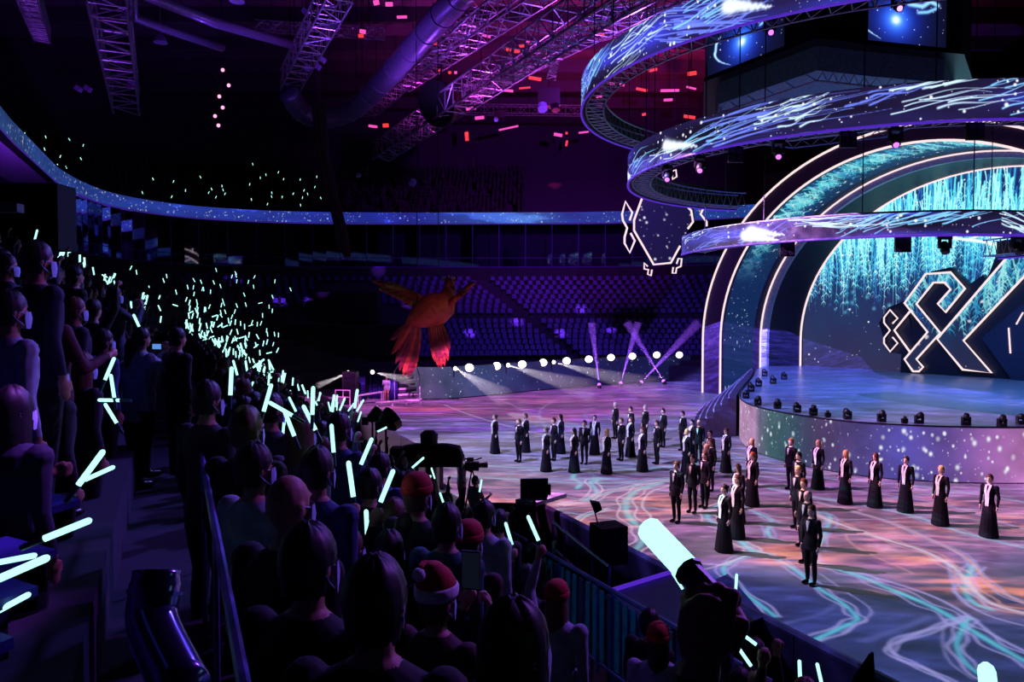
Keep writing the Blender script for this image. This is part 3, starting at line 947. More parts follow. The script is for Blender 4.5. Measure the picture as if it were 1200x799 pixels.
tr_.tube([p + (p - Vector((25, 42, 0))).normalized() * .08 + Vector((0, 0, SZ)) for p in SE[26:]], .03, 5)
tr_.build('edge_trim', DARKMETAL, stage)
# curved steps at the far end of the stage front
steps = thing('steps', 'curved dark violet steps climbing to the round stage', 'steps', (12, 46, 0))
STEPM = mat('step_violet', (62, 50, 84), 0.45)
seg_ = resample(SE[13:31], 24)
cen = Vector((25, 42, 0))
for k in range(6):
    w0, w1 = 0.25 + 0.42 * (5 - k), 0.25 + 0.42 * (6 - k)
    ins = [p + (p - cen).normalized() * max(0.02, w0) for p in seg_]
    outs = [p + (p - cen).normalized() * w1 for p in seg_]
    z = 0.32 * (k + 1)
    o_ = MB()
    o_.loft([[Vector((a.x, a.y, z)), Vector((b.x, b.y, z)), Vector((b.x, b.y, 0)), Vector((a.x, a.y, 0))] for a, b in zip(ins, outs)])
    so = o_.build('step', STEPM, steps)
    MB().tube([Vector((p.x, p.y, z)) for p in outs], .035, 5).build('nosing', mat('step_nosing', (176, 160, 205), .4), so)  # added pale strip: the lighter lit tread is put into its colour

# ------------------------------------------------------------------ portal arches
def arch(cw, a, b, zc, d, n=56, z0=0.0):
    pts = [WD(cw - a, d, z0), WD(cw - a, d, zc * .5 + z0 * .5)]
    for i in range(n + 1):
        t = math.pi - math.pi * i / n
        pts.append(WD(cw + a * math.cos(t), d, zc + b * math.sin(t)))
    pts += [WD(cw + a, d, zc * .5 + z0 * .5), WD(cw + a, d, z0)]
    return pts
A1 = arch(15.0, 15.0, 13.3, 4.0, 0.0)
A2 = arch(15.2, 13.5, 12.2, 4.0, 0.0)
A3 = arch(16.4, 14.15, 11.9, 4.0, 4.0)
A3b = arch(16.4, 13.75, 11.5, 4.0, 4.2)
A4 = arch(17.0, 13.25, 11.25, 4.0, 7.0)
outer = thing('portal_arch', 'outer dark plum arch edged with two white light lines', 'arch', WD(0, 0))
MB().loft([[p, q, q + PN * .3, p + PN * .3] for p, q in zip(A1, A2)]).build('arch_band', PLUM, outer)
for A in (A1, A2):
    MB().tube([p - PN * .05 for p in A], 0.075, 6).build('light_line', WHITE_LINE, outer)
MB().loft([[p, p + PN * 7.4] for p in A1], closed_ring=False).build('outer_skin', BLACK, outer)
mid = thing('portal_arch', 'middle arch with teal LED reveal showing hanging branches', 'arch', WD(2, 2))
wil2 = willow_picture(2000, 160, 8, 520, 0.15, (20, 74, 110), (22, 48, 92))
# lower legs of the reveal keep only specks
xs = np.linspace(0, 1, 2000)
leg = np.clip(1 - (np.minimum(xs, 1 - xs) - 0.14) / 0.10, 0, 1)
speck = np.zeros((160, 2000, 3), np.float32) + C(18, 44, 92)
stars(speck, 420, .8, 2.8)
wil2 = wil2 * (1 - leg)[None, :, None] + speck * leg[None, :, None]
REV = screen_mat('reveal_led', new_image('reveal_led', wil2), 0.85, False)
n_ = len(A2)
A3f = [p - PN * 0.6 for p in A3]
for k in range(0, n_ - 1, 2):
    ids = [k, k + 1, min(k + 2, n_ - 1)]
    us = [i / (n_ - 1) for i in ids]
    MB().sheet([[A2[i] + PN * .32 for i in ids], [A2[i].lerp(A3f[i], .93) for i in ids]], [[(u, 1) for u in us], [(u, 0) for u in us]]).build('led_panel', REV, mid)
MB().loft([[A2[i].lerp(A3f[i], .93), A2[i].lerp(A3f[i], 1.0), A3[i]] for i in range(n_)], closed_ring=False).build('inner_band', PLUM, mid)
MB().loft([[p, q, q + PN * .3, p + PN * .3] for p, q in zip(A3, A3b)]).build('arch_band', mat('arch_edge_grey', (150, 150, 175), 0.4), mid)
MB().tube([p - PN * .05 for p in A3], 0.09, 6).build('light_line', WHITE_LINE, mid)
inn = thing('portal_arch', 'inner dark arch recess edged by a single white light line', 'arch', WD(3, 6))
MB().loft([[p + PN * .3, q] for p, q in zip(A3b, A4)], closed_ring=False).build('recess', mat('recess_navy', (26, 26, 46), 0.45), inn)
MB().tube([p - PN * .06 for p in A4], 0.08, 6).build('light_line', WHITE_LINE, inn)
# back wall of the stage
bw = thing('stage_screen', 'tall LED screen at the back of the stage showing glowing hanging branches', 'screen', WD(17, 7.3, SZ))
wilb = willow_picture(1500, 760, 4, 980, 0.22)
def wall_px(u, v):
    p = PD(u, v, 7.3)
    return (((p - PO).dot(PW) - 3.7) / 26.6 * 1500, (p.z - SZ) / 13.4 * 760)
for px_, r_ in (([(1062, 275), (1090, 272), (1118, 279), (1150, 283), (1180, 290)], 4.2), ([(1100, 278), (1112, 268), (1130, 262)], 2.5), ([(1045, 268), (1062, 275)], 2.2), ([(1128, 282), (1150, 276), (1175, 278)], 2.5)):
    stroke(wilb, [wall_px(u, v) for u, v in px_], r_, C(238, 252, 255), .95)
BWM = screen_mat('back_screen_led', new_image('back_screen_led', wilb), 1.3)
wa, wb = 17.0 - 13.3, 17.0 + 13.3
NC = 14
for c_ in range(NC):
    for r_ in range(6):
        w0, w1 = wa + (wb - wa) * c_ / NC, wa + (wb - wa) * (c_ + 1) / NC
        z0, z1 = SZ + 13.4 * r_ / 6, SZ + 13.4 * (r_ + 1) / 6
        cornw = min(abs(w0 - 17), abs(w1 - 17))
        lim = 4 + 11.3 * math.sqrt(max(0, 1 - (cornw / 13.4) ** 2))
        if z0 > lim:
            continue
        uv = lambda w_, z_: ((w_ - wa) / (wb - wa), (z_ - SZ) / 13.4)
        MB().sheet([[WD(w0, 7.3, z0), WD(w1, 7.3, z0)], [WD(w0, 7.3, z1), WD(w1, 7.3, z1)]], [[uv(w0, z0), uv(w1, z0)], [uv(w0, z1), uv(w1, z1)]]).build('led_panel', BWM, bw)
MB().slab([WD(wa - 4, 7.5, 0), WD(wb + 4, 7.5, 0), WD(wb + 4, 7.5, 17.5), WD(wa - 4, 7.5, 17.5)], PN * .4).build('backing', BLACK, bw)

# ------------------------------------------------------------------ emblem in front of the back screen
EMD = 6.0
em = thing('emblem', 'big angular cross-shaped emblem in white light lines on dark panels', 'emblem', PD(1120, 440, EMD))
NAVY = mat('emblem_panel', (22, 24, 42), 0.4)
NAVY2 = mat('emblem_side', (30, 36, 66), 0.45)
def epoly(px, d, depth, name, m):
    MB().slab([PD(u, v, d) for u, v in px], PN * depth).build(name, m, em)
def eline(px, d, closed=True, r=.075):
    MB().tube([PD(u, v, d) for u, v in px], r, 5, closed).build('light_line', WHITE_LINE, em)
# dark backing shapes
epoly([(1147, 446), (1055, 441), (1056, 418), (1062, 394), (1089, 371), (1115, 393), (1168, 328), (1240, 244), (1300, 244), (1300, 460), (1180, 449)], EMD + .25, .5, 'panel', NAVY)
epoly([(1069, 388), (1066, 358), (1091, 318), (1114, 313), (1136, 333), (1152, 322), (1160, 336), (1128, 372), (1113, 391)], EMD + .3, .5, 'panel', NAVY)
epoly([(1030, 378), (1041, 360), (1060, 352), (1070, 392), (1062, 416), (1040, 412)], EMD + .35, .4, 'panel', NAVY)
epoly([(1147, 352), (1176, 276), (1240, 268), (1300, 240), (1300, 300), (1215, 330), (1165, 396)], EMD + .4, .4, 'panel', NAVY)
epoly([(1200, 355), (1150, 396), (1186, 446), (1300, 460), (1300, 300)], EMD - .3, .5, 'side_panel', NAVY2)
# lit fills
ew, eh = 360, 360
efill = willow_picture(ew, eh, 33, 120, 0.2)
EF = screen_mat('emblem_led', new_image('emblem_led', efill), 0.85, False)
def efillpoly(px, d):
    me = MB()
    pts = [PD(u, v, d) for u, v in px]
    b = me.add(pts, [tuple(range(len(px)))])
    me.uv[0] = [((u - 1020) / 200.0, (450 - v) / 180.0) for u, v in px]
    me.build('led_fill', EF, em)
armR = [(1182, 299), (1203, 298), (1203, 322), (1129, 399), (1162, 437), (1128, 434), (1099, 397)]
hook = [(1085, 321), (1114, 319), (1131, 338), (1108, 366), (1099, 356), (1114, 339), (1107, 331), (1094, 331), (1074, 356), (1102, 390), (1074, 421), (1082, 430), (1077, 435), (1070, 435), (1060, 421), (1087, 389), (1060, 355)]
efillpoly(armR[:], EMD + .1)
efillpoly([(1085, 321), (1114, 319), (1131, 338), (1108, 366), (1099, 356), (1114, 339), (1107, 331), (1094, 331), (1074, 356), (1060, 355)], EMD + .1)
efillpoly([(1060, 355), (1074, 356), (1102, 390), (1074, 421), (1060, 421), (1087, 389)], EMD + .1)
efillpoly([(1060, 421), (1074, 421), (1082, 430), (1077, 435), (1070, 435)], EMD + .1)
eline([(1182, 299), (1240, 296)] , EMD, False)
eline([(1182, 299), (1098, 397), (1128, 433), (1162, 437), (1129, 399), (1215, 308)], EMD, False)
eline(hook, EMD)
eline([(1066, 365), (1048, 387), (1066, 412)], EMD, False)
eline([(1046, 379), (1052, 373), (1043, 363), (1036, 372), (1036, 378), (1043, 387), (1036, 396), (1036, 402), (1043, 412), (1052, 402), (1046, 395)], EMD, False, .06)
eline([(1188, 388), (1192, 394), (1189, 402)], EMD, False, .03)
eline([(1182, 384), (1184, 414)], EMD - .35, False, .05)
eline([(1191, 380), (1199, 366)], EMD - .35, False, .05)

# hanging hexagon sign at the far end
hx = thing('hexagon_sign', 'dark starry hexagon display outlined in white with small corner signs', 'sign', P(782, 280, 60))
HD = 60.0
hexp = [(754, 232), (812, 232), (814, 256), (807, 268), (786, 308), (766, 310), (744, 270), (743, 258)]
him = np.zeros((160, 160, 3), np.float32) + C(15, 18, 44)
stars(him, 90, .8, 3.2)
me = MB()
me.add([P(u, v, HD) for u, v in hexp], [tuple(range(len(hexp)))])
me.uv[0] = [((u - 735) / 90.0, (315 - v) / 90.0) for u, v in hexp]
me.build('display_panel', screen_mat('hexagon_led', new_image('hexagon_led', him), 0.9, False), hx)
MB().slab([P(u, v, HD + .05) for u, v in hexp], (0, .4, 0)).build('backing', BLACK, hx)
def hline(px, closed=False, r=.085):
    MB().tube([P(u, v, HD - .05) for u, v in px], r, 5, closed).build('light_line', WHITE_LINE, hx)
hline([(756, 222), (743, 258), (743, 270), (766, 310), (786, 308), (797, 288)])
hline([(800, 236), (810, 247), (812, 260), (806, 268)])
hline([(738, 258), (741, 249), (733, 236), (729, 251), (730, 258), (735, 267), (732, 278), (732, 285), (738, 296), (744, 282), (739, 273)])
hline([(810, 237), (816, 244)])
hline([(826, 240), (821, 251), (828, 260), (828, 265)])
hline([(759, 312), (755, 308), (755, 315), (760, 316), (759, 321), (763, 323), (764, 316)], False, .07)
hline([(793, 309), (795, 303), (799, 303), (798, 312), (793, 314), (792, 320), (788, 320), (789, 313)], False, .07)
for u in (760, 806):
    a = P(u, 233, HD)
    MB().tube([a, Vector((a.x, a.y, 30.98))], .03, 4).build('cable', DARKMETAL, hx)
# small light glyph behind the upper ribbon end
t = thing('light_sign', 'small white looped light sign hanging behind the second ring', 'sign', P(790, 205, 55))
MB().tube([P(u, v, 55) for u, v in ((787, 201), (792, 199), (793, 207), (788, 210), (788, 205))], .06, 5).build('light_line', WHITE_LINE, t)
MB().tube([P(u, v, 55) for u, v in ((777, 208), (780, 206))], .06, 5).build('light_line', WHITE_LINE, t)
MB().tube([P(790, 199, 55), Vector((P(790, 199, 55).x, 55, 30.98))], .02, 4).build('cable', DARKMETAL, t)

# ------------------------------------------------------------------ hanging LED rings
CX, CY_ = 14.7, 32.0
def ring_pt(th, r, z):
    return Vector((CX + r * math.cos(th), CY_ + r * math.sin(th), z))
def led_ring(rad, z0, h, t0, t1, img, label, strength=1.3, rise=0.0):
    t = thing('led_ring', label, 'LED ring', ring_pt(R((t0 + t1) / 2), rad, z0))
    n = int(abs(t1 - t0) / 3)
    th = [R(t0 + (t1 - t0) * i / n) for i in range(n + 1)]
    m = screen_mat('ring_led', img, strength, False)
    for k in range(0, n, 2):
        ids = [k, k + 1, min(k + 2, n)]
        us = [1 - i / n for i in ids]
        MB().sheet([[ring_pt(th[i], rad, z0) for i in ids], [ring_pt(th[i], rad, z0 + h) for i in ids]], [[(u, 0) for u in us], [(u, 1) for u in us]]).build('led_panel', m, t)
    MB().loft([[ring_pt(a, rad - .03, z0 - .02), ring_pt(a, rad - .03, z0 + h + .02), ring_pt(a, rad - .12, z0 + h + .02), ring_pt(a, rad - .12, z0 - .02)] for a in th]).build('backing', BLACK, t)
    MB().tube([ring_pt(a, rad, z0 - .04) for a in th], .045, 5).build('edge_light', RIM_VIOLET, t)
    for rr, zz in ((rad - .2, z0 + .05), (rad - .95, z0 + .05), (rad - .2, z0 + .75), (rad - .95, z0 + .75)):
        MB().tube([ring_pt(a, rr, zz) for a in th], .04, 5).build('chord', TRUSSM, t)
    la = MB()
    for k in range(n):
        a, b = th[k], th[k + 1]
        la.tube([ring_pt(a, rad - .95, z0 + .05), ring_pt((a + b) / 2, rad - .95, z0 + .75), ring_pt(b, rad - .95, z0 + .05)], .022, 4)
        la.tube([ring_pt(a, rad - .95, z0 + .05), ring_pt(a, rad - .2, z0 + .05)], .022, 4)
        la.tube([ring_pt(a, rad - .2, z0 + .05), ring_pt(b, rad - .95, z0 + .05)], .018, 4)
    la.build('lacing', TRUSSM, t, kind='stuff')
    for k in range(0, n, max(4, n // 7)):
        a = ring_pt(th[k], rad - .5, z0 + .75)
        MB().tube([a, Vector((a.x, a.y, 30.98))], .02, 4).build('cable', DARKMETAL, t)
    return t
led_ring(11.8, 14.6, 1.2, -30, -228, ribbon_imgs[0], 'uppermost and widest hanging LED ring with white-blue streaks')
led_ring(9.8, 11.57, 1.13, 5, -254, ribbon_imgs[1], 'middle hanging LED ring with crossing blue light strands')
led_ring(7.6, 8.5, .70, 20, -182, ribbon_imgs[2], 'lowest and smallest hanging LED ring of blue light')

def moving_head(loc, aim, label, lit=None, up=False, group=None, sc_=1.0):
    t = thing('moving_head', label, 'stage light', loc, 0, group)
    d = (Vector(aim) - Vector(loc)).normalized()
    s = 1 if up else -1
    loc = Vector(loc)
    MB().box(loc + Vector((0, 0, .06 * s)), (.34 * sc_, .30 * sc_, .12)).build('base', BLACK, t)
    c = loc + Vector((0, 0, .38 * s * sc_))
    for k in (-1, 1):
        MB().box(loc + Vector((.17 * k * sc_, 0, .24 * s * sc_)), (.05, .14, .34 * sc_)).build('yoke_arm', BLACK, t)
    MB().tube([c - d * .18 * sc_, c, c + d * .2 * sc_], [.11 * sc_, .15 * sc_, .13 * sc_], 10).build('head', BLACK, t, True)
    if lit is not None:
        MB().ell(c + d * .2 * sc_, (.09 * sc_,) * 3, 8, 6).build('lens', lit, t)
    return t
LENS_V = emis('violet_lens', (190, 90, 255), 3.0, False)
LENS_W = emis('white_lens', (255, 235, 250), 3.5, False)
LENS_P = emis('pink_lens', (255, 140, 190), 2.5, False)
for k, (th_, nm) in enumerate(((-162, 'first'), (-150, 'second'), (-131, 'third'), (-110, 'fourth'), (-84, 'fifth'))):
    p = ring_pt(R(th_), 9.3, 11.55)
    moving_head(p, p + Vector((-.4, -1.5, -2)), nm + ' moving light hung under the middle LED ring counting from the audience side', LENS_V)
for k, (th_, nm) in enumerate(((-96, 'first'), (-76, 'second'), (-62, 'third'))):
    p = ring_pt(R(th_), 7.2, 8.48)
    moving_head(p, p + Vector((-.2, -1.0, -1.5)), nm + ' black moving light hung under the lowest LED ring', None)
def blinder(loc, label):
    t = thing('blinder_light', label, 'stage light', loc)
    loc = Vector(loc)
    MB().box(loc + Vector((0, 0, -.28)), (.5, .12, .5)).build('housing', BLACK, t)
    for x in (-.12, .12):
        for z in (-.16, -.4):
            MB().tube([loc + Vector((x, -.05, z)), loc + Vector((x, -.09, z))], .10, 10).build('lens', mat('dull_lens', (52, 44, 72), .25), t)
    MB().tube([loc, loc + Vector((0, 0, -.05))], .02, 5).build('clamp', DARKMETAL, t)
for th_, rr, zz, nm in ((-140, 9.4, 11.57, 'second ring near its curl'), (-118, 9.4, 11.57, 'second ring between two moving lights'), (-97, 9.4, 11.57, 'second ring towards the arches'), (-106, 7.2, 8.5, 'lowest ring in front of the branches'), (-135, 7.2, 8.5, 'lowest ring close to its open end')):
    blinder(ring_pt(R(th_), rr, zz), 'dark four-lens blinder under the ' + nm)

# ------------------------------------------------------------------ scoreboard cube
cube = thing('scoreboard', 'dark eight-sided scoreboard hanging inside the LED rings', 'scoreboard', (13, 32, 15))
ov = [(8.8, 33.0), (11.2, 28.5), (13.5, 29.2), (16.7, 30.0), (18.8, 33), (18.2, 37.5), (14.5, 40), (10, 38)]
cc = Vector((13.6, 34.0, 0))
lowr = lambda z, k: [cc + (Vector((x, y, 0)) - cc) * k + Vector((0, 0, z)) for x, y in ov]
FASM = mat('scoreboard_teal_lit', (96, 140, 152), 0.5)  # teal raised in brightness to stand in for the light it reflects
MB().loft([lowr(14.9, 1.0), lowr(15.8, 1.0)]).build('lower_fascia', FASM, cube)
MB().loft([lowr(15.95, 1.12), lowr(21.0, 1.12)]).build('upper_body', mat('scoreboard_black', (12, 12, 20), .5), cube)
MB().loft([lowr(15.8, 1.14), lowr(15.95, 1.14)]).build('ledge', DARKMETAL, cube)
simg = np.zeros((160, 200, 3), np.float32) + C(8, 10, 30)
gy, gx = np.mgrid[0:160, 0:200]
rr2 = np.hypot((gx - 95) / 1.0, (gy - 44) / 1.0)
simg = mix(simg, C(24, 44, 170), np.exp(-(rr2 / 55.0) ** 2))
simg = mix(simg, C(60, 130, 250), np.exp(-(rr2 / 24.0) ** 2))
simg = mix(simg, C(220, 240, 255), np.exp(-(rr2 / 9.0) ** 2))
stroke(simg, [(20 + 46 * t * t, 44 - 40 * t) for t in np.linspace(0, 1, 10)], 3.0, C(170, 215, 255), .9, True)
stroke(simg, [(22, 44), (24, 62), (36, 74)], 3, C(150, 200, 255), .9)
stroke(simg, [(120, 78), (150, 76), (165, 88), (185, 80)], 4, C(140, 200, 250), .8)
stroke(simg, [(140, 63), (160, 66), (180, 76)], 3, C(120, 190, 250), .7)
stars(simg, 60, .8, 1.6)
SCR = screen_mat('scoreboard_led', new_image('scoreboard_led', simg), 1.7, False)
ub = lowr(16.0, 1.125)
ut = lowr(19.0, 1.125)
for a, b, f0, f1 in ((0, 1, .02, .74), (2, 3, -.35, .8)):
    MB().sheet([[ub[a].lerp(ub[b], f0), ub[a].lerp(ub[b], f1)], [ut[a].lerp(ut[b], f0), ut[a].lerp(ut[b], f1)]], [[(0, 0), (1, 0)], [(0, 1), (1, 1)]]).build('screen', SCR, cube)
for i in (0, 2, 4, 6):
    a = lowr(21.0, .8)[i]
    MB().tube([a, Vector((a.x, a.y, 30.98))], .05, 5).build('cable', DARKMETAL, cube)
la = MB()
lb = lowr(14.55, .98)
lt = lowr(14.9, .98)
for i in range(8):
    a, b, c, d = lb[i], lb[(i + 1) % 8], lt[i], lt[(i + 1) % 8]
    la.tube([a, b], .04, 5)
    for k in range(5):
        la.tube([a.lerp(b, k / 5), c.lerp(d, (k + .5) / 5), a.lerp(b, (k + 1) / 5)], .025, 4)
la.build('lower_truss', TRUSSM, cube, kind='stuff')
for u, v, y in ((902, 38, 25.5), (1052, 10, 25.2)):
    p = P(u, v, y) + Vector((0, 0, .45))
    moving_head(p, p + Vector((-.1, -1.5, -1.2)), 'violet moving light before the ' + ('smaller' if u < 1000 else 'brighter') + ' glow on the scoreboard', LENS_P if u > 1000 else LENS_V)

# ------------------------------------------------------------------ moving lights along the stage edge
for k, (u, v) in enumerate(((874, 462), (888, 470), (911, 474), (934, 478), (953, 482), (970, 484), (993, 486), (1033, 489), (1060, 491), (1077, 491), (1132, 493), (1174, 495), (1196, 492))):
    p = G(u, v + 5, SZ)
    moving_head(p, p + Vector((rnd.uniform(-.5, .5), rnd.uniform(-1, 0), 1.2 if k % 3 else .3)), 'black moving light on the stage front edge, %s from the steps' % ('nearest,second,third,fourth,fifth,sixth,seventh,eighth,ninth,tenth,eleventh,twelfth,thirteenth'.split(',')[k]),
                None, True, 'stage edge lights', (.72 if k not in (5, 8) else .45))
for k, (u, v) in enumerate(((896, 437), (919, 441), (906, 446), (889, 449), (880, 455))):
    p = G(u, v + 4, SZ)
    moving_head(p, p + Vector((-.6, .2, 1.0)), 'black moving light along the stage rim above the steps, %s down' % ('topmost,second,third,fourth,lowest'.split(',')[k]), None, True, 'stage rim lights', .85)
p = PD(957, 289, 6.2)
moving_head(p + Vector((0, 0, .4)), p + Vector((-1, -1, -1)), 'bright violet moving light inside the arch recess', LENS_V)
# ------------------------------------------------------------------ people
def fingers(mb, wrist, d, palm_n, side, grip, s=1.0):
    """hand: palm, four unequal fingers, a thumb; d = hand direction, palm_n = where the palm faces, side = thumb side"""
    wrist, d, palm_n, side = Vector(wrist), Vector(d).normalized(), Vector(palm_n).normalized(), Vector(side).normalized()
    rot = Matrix((side, palm_n, d)).transposed()
    mb.ell(wrist + d * .048 * s, (.041 * s, .017 * s, .054 * s), 10, 7, rot)
    for k, (off, L, kn) in enumerate(((.031, .070, .084), (.0105, .080, .090), (-.010, .074, .086), (-.029, .058, .076))):
        b = wrist + d * kn * s + side * off * s
        if grip:                                   # curled round a stick lying along "side" in front of the palm
            p1 = b + d * .020 * s + palm_n * .022 * s
            p2 = b + d * .012 * s + palm_n * .050 * s
            p3 = b - d * .022 * s + palm_n * .052 * s
            p4 = b - d * .030 * s + palm_n * .034 * s
            mb.tube([b - d * .01 * s, p1, p2, p3, p4], [.0105 * s, .0098 * s, .0092 * s, .0085 * s, .007 * s], 7)
        else:
            p1 = b + d * L * .45 * s + palm_n * .006 * s
            p2 = b + d * L * .95 * s + palm_n * .022 * s
            mb.tube([b - d * .012 * s, p1, p2], [.0105 * s, .0095 * s, .007 * s], 7)
    tb = wrist + d * .030 * s + side * .036 * s
    if grip:
        mb.tube([tb, tb + d * .035 * s + side * .012 * s + palm_n * .022 * s, tb + d * .05 * s - side * .004 * s + palm_n * .046 * s], [.014 * s, .0115 * s, .009 * s], 7)
    else:
        mb.tube([tb, tb + d * .03 * s + side * .016 * s + palm_n * .008 * s, tb + d * .062 * s + side * .02 * s + palm_n * .02 * s], [.014 * s, .0115 * s, .008 * s], 7)

ARM = {                                            # elbow, wrist, hand direction, palm normal, thumb side; x is outward
    'down': ((.232, .035, 1.135), (.226, -.03, .885), (0.02, -.10, -1), (-1, 0, 0), (0, -1, -.1), False),
    'raise': ((.285, -.17, 1.47), (.245, -.215, 1.735), (-.05, -.25, 1), (0, -1, -.25), (-1, 0, 0), True),
    'high': ((.270, -.09, 1.66), (.215, -.150, 1.915), (-.05, -.2, 1), (0, -1, -.25), (-1, 0, 0), True),
    'front': ((.255, -.10, 1.14), (.175, -.345, 1.235), (-.25, -1, .2), (-.9, .25, 0), (0, 0.15, 1), True),
    'phone': ((.235, -.20, 1.27), (.085, -.345, 1.49), (-.3, -.25, 1), (-.5, .6, .2), (.5, .5, .3), True),
}
def grip_point(pose, sx):
    e, w, d, pn, sd, g = ARM[pose]
    f = lambda q: Vector((q[0] * sx, q[1], q[2]))
    return f(w) + f(d).normalized() * .095 + f(pn).normalized() * .030
def human_mesh(name, left='down', right='down', dress=False, voxel=.016, bulk=1.0, legs=True):
    """one continuous body, front towards -Y, feet at z = 0, about 1.76 m; slots: skin, top, bottom, shoe"""
    mb = MB()
    for s in (-1, 1):
        if not dress and legs:
            mb.tube([(s * .09, .0, .97), (s * .098, -.005, .72), (s * .10, -.012, .50), (s * .098, .012, .30), (s * .095, .02, .09)],
                    [.098 * bulk, .084 * bulk, .060, .058, .044], 10)
            mb.ell((s * .10, -.055, .045), (.048, .135, .046), 10, 7)
        elif legs:
            mb.ell((s * .09, -.09, .035), (.045, .11, .035), 8, 6)
        pose = right if s < 0 else left
        e, w, d, pn, sd, g = ARM[pose]
        f = lambda q: Vector((q[0] * s, q[1], q[2]))
        sh = Vector((s * .185 * bulk, .012, 1.415 + (.02 if pose in ('raise', 'high') else 0)))
        el, wr = f(e), f(w)
        mb.ell(sh, (.068 * bulk,) * 3, 9, 6)
        mb.tube([sh, sh.lerp(el, .5), el], [.060 * bulk, .053 * bulk, .044 * bulk], 9)
        mb.ell(el, (.045 * bulk,) * 3, 8, 6)
        mb.tube([el, el.lerp(wr, .4), wr], [.044 * bulk, .042 * bulk, .029], 9)
        mb.ell(wr, .029, 8, 6)
        fingers(mb, wr, f(d), f(pn), f(sd), g)
    # trunk as one loft
    def ring(z, rx, ry, y=0, n=14):
        return [(rx * math.cos(2 * math.pi * k / n), y + ry * math.sin(2 * math.pi * k / n), z) for k in range(n)]
    if dress:
        mb.loft([ring(.02, .265, .25), ring(.35, .225, .205), ring(.70, .185, .165), ring(.93, .165, .135), ring(1.07, .128, .10), ring(1.2, .145, .112, -.008),
                 ring(1.31, .165, .122, -.012), ring(1.40, .175, .10), ring(1.46, .12, .075), ring(1.50, .05, .05)])
        mb.ell((-.065, -.10, 1.28), (.062, .05, .06), 9, 6)
        mb.ell((.065, -.10, 1.28), (.062, .05, .06), 9, 6)
    else:
        mb.loft([ring(.84, .12 * bulk, .10 * bulk), ring(.92, .172 * bulk, .122 * bulk), ring(1.02, .165 * bulk, .115 * bulk), ring(1.12, .152 * bulk, .108 * bulk), ring(1.25, .175 * bulk, .122 * bulk, -.005),
                 ring(1.36, .192 * bulk, .122 * bulk, .0), ring(1.43, .175 * bulk, .098 * bulk, .006), ring(1.48, .10, .07, .01), ring(1.51, .05, .05, .012)])
        if legs:                                   # jacket skirt
            mb.loft([ring(.78, .172 * bulk, .118 * bulk, .004), ring(.95, .178 * bulk, .128 * bulk), ring(1.05, .165 * bulk, .116 * bulk)])
    mb.tube([(0, .018, 1.42), (0, .008, 1.50), (0, -.005, 1.60)], [.066, .055, .053], 10)
    mb.ell((0, .004, 1.665), (.076, .094, .105), 14, 10)       # skull
    mb.ell((0, -.032, 1.605), (.056, .062, .062), 12, 8)       # jaw
    mb.ell((0, -.078, 1.567), (.022, .020, .018), 8, 6)        # chin
    mb.ell((0, -.094, 1.637), (.012, .017, .026), 8, 6)        # nose bridge
    mb.ell((0, -.105, 1.622), (.016, .014, .012), 8, 6)        # nose tip
    mb.ell((0, -.078, 1.683), (.050, .020, .012), 10, 6)       # brow
    mb.ell((0, -.086, 1.590), (.024, .012, .010), 8, 6)        # lips
    for s in (-1, 1):
        mb.ell((s * .077, .012, 1.640), (.012, .022, .032), 8, 6)
    me = mb.mesh('tmp', BLACK)
    o = bpy.data.objects.new('tmp', me)
    col.objects.link(o)
    md = o.modifiers.new('r', 'REMESH')
    md.mode = 'VOXEL'
    md.voxel_size = voxel
    md.use_smooth_shade = True
    sm = o.modifiers.new('s', 'SMOOTH')
    sm.factor, sm.iterations = 0.5, 2
    dg = bpy.context.evaluated_depsgraph_get()
    dg.update()
    out_ = bpy.data.meshes.new_from_object(o.evaluated_get(dg))
    out_.name = name
    bpy.data.objects.remove(o)
    out_.materials.clear()
    for m in (SKIN, SUIT, TROUSER, SHOE, FACE_DARK):
        out_.materials.append(m)
    hands = []
    for s, pose in ((-1, right), (1, left)):
        e, w, d, pn, sd, g = ARM[pose]
        hands.append((Vector((w[0] * s, w[1], w[2])), Vector((d[0] * s, d[1], d[2])).normalized()))
    npoly = len(out_.polygons)
    cen = np.empty(npoly * 3)
    out_.polygons.foreach_get('center', cen)
    cen = cen.reshape(-1, 3)
    mi = np.ones(npoly, np.int32)
    x, y, z = cen.T
    if not dress:
        mi[z < .80] = 2
    mi[z < (.085 if not dress else .02)] = 3
    mi[(z > 1.492 - .35 * np.maximum(0, -y - .02)) & (np.abs(x) < .11) & (np.abs(y) < .16)] = 0
    for w, d in hands:
        rel = cen - np.array(w)
        t = rel @ np.array(d)
        r2 = (rel ** 2).sum(1)
        mi[(t > -.012) & (r2 < .23 ** 2) & (r2 - t * t < .075 ** 2) & (np.abs(x) > (.2 if d[2] < -.5 else 0))] = 0
    for s in (-1, 1):
        mi[((x - s * .030) ** 2 + (z - 1.652) ** 2 < .0125 ** 2) & (y < -.05)] = 4
        mi[(((x - s * .030) / 2.0) ** 2 + (z - 1.678) ** 2 < .0065 ** 2) & (y < -.05)] = 4
    mi[((x / 2.6) ** 2 + (z - 1.589) ** 2 < .0072 ** 2) & (y < -.06)] = 4
    out_.polygons.foreach_set('material_index', mi)
    out_.polygons.foreach_set('use_smooth', [True] * npoly)
    return out_

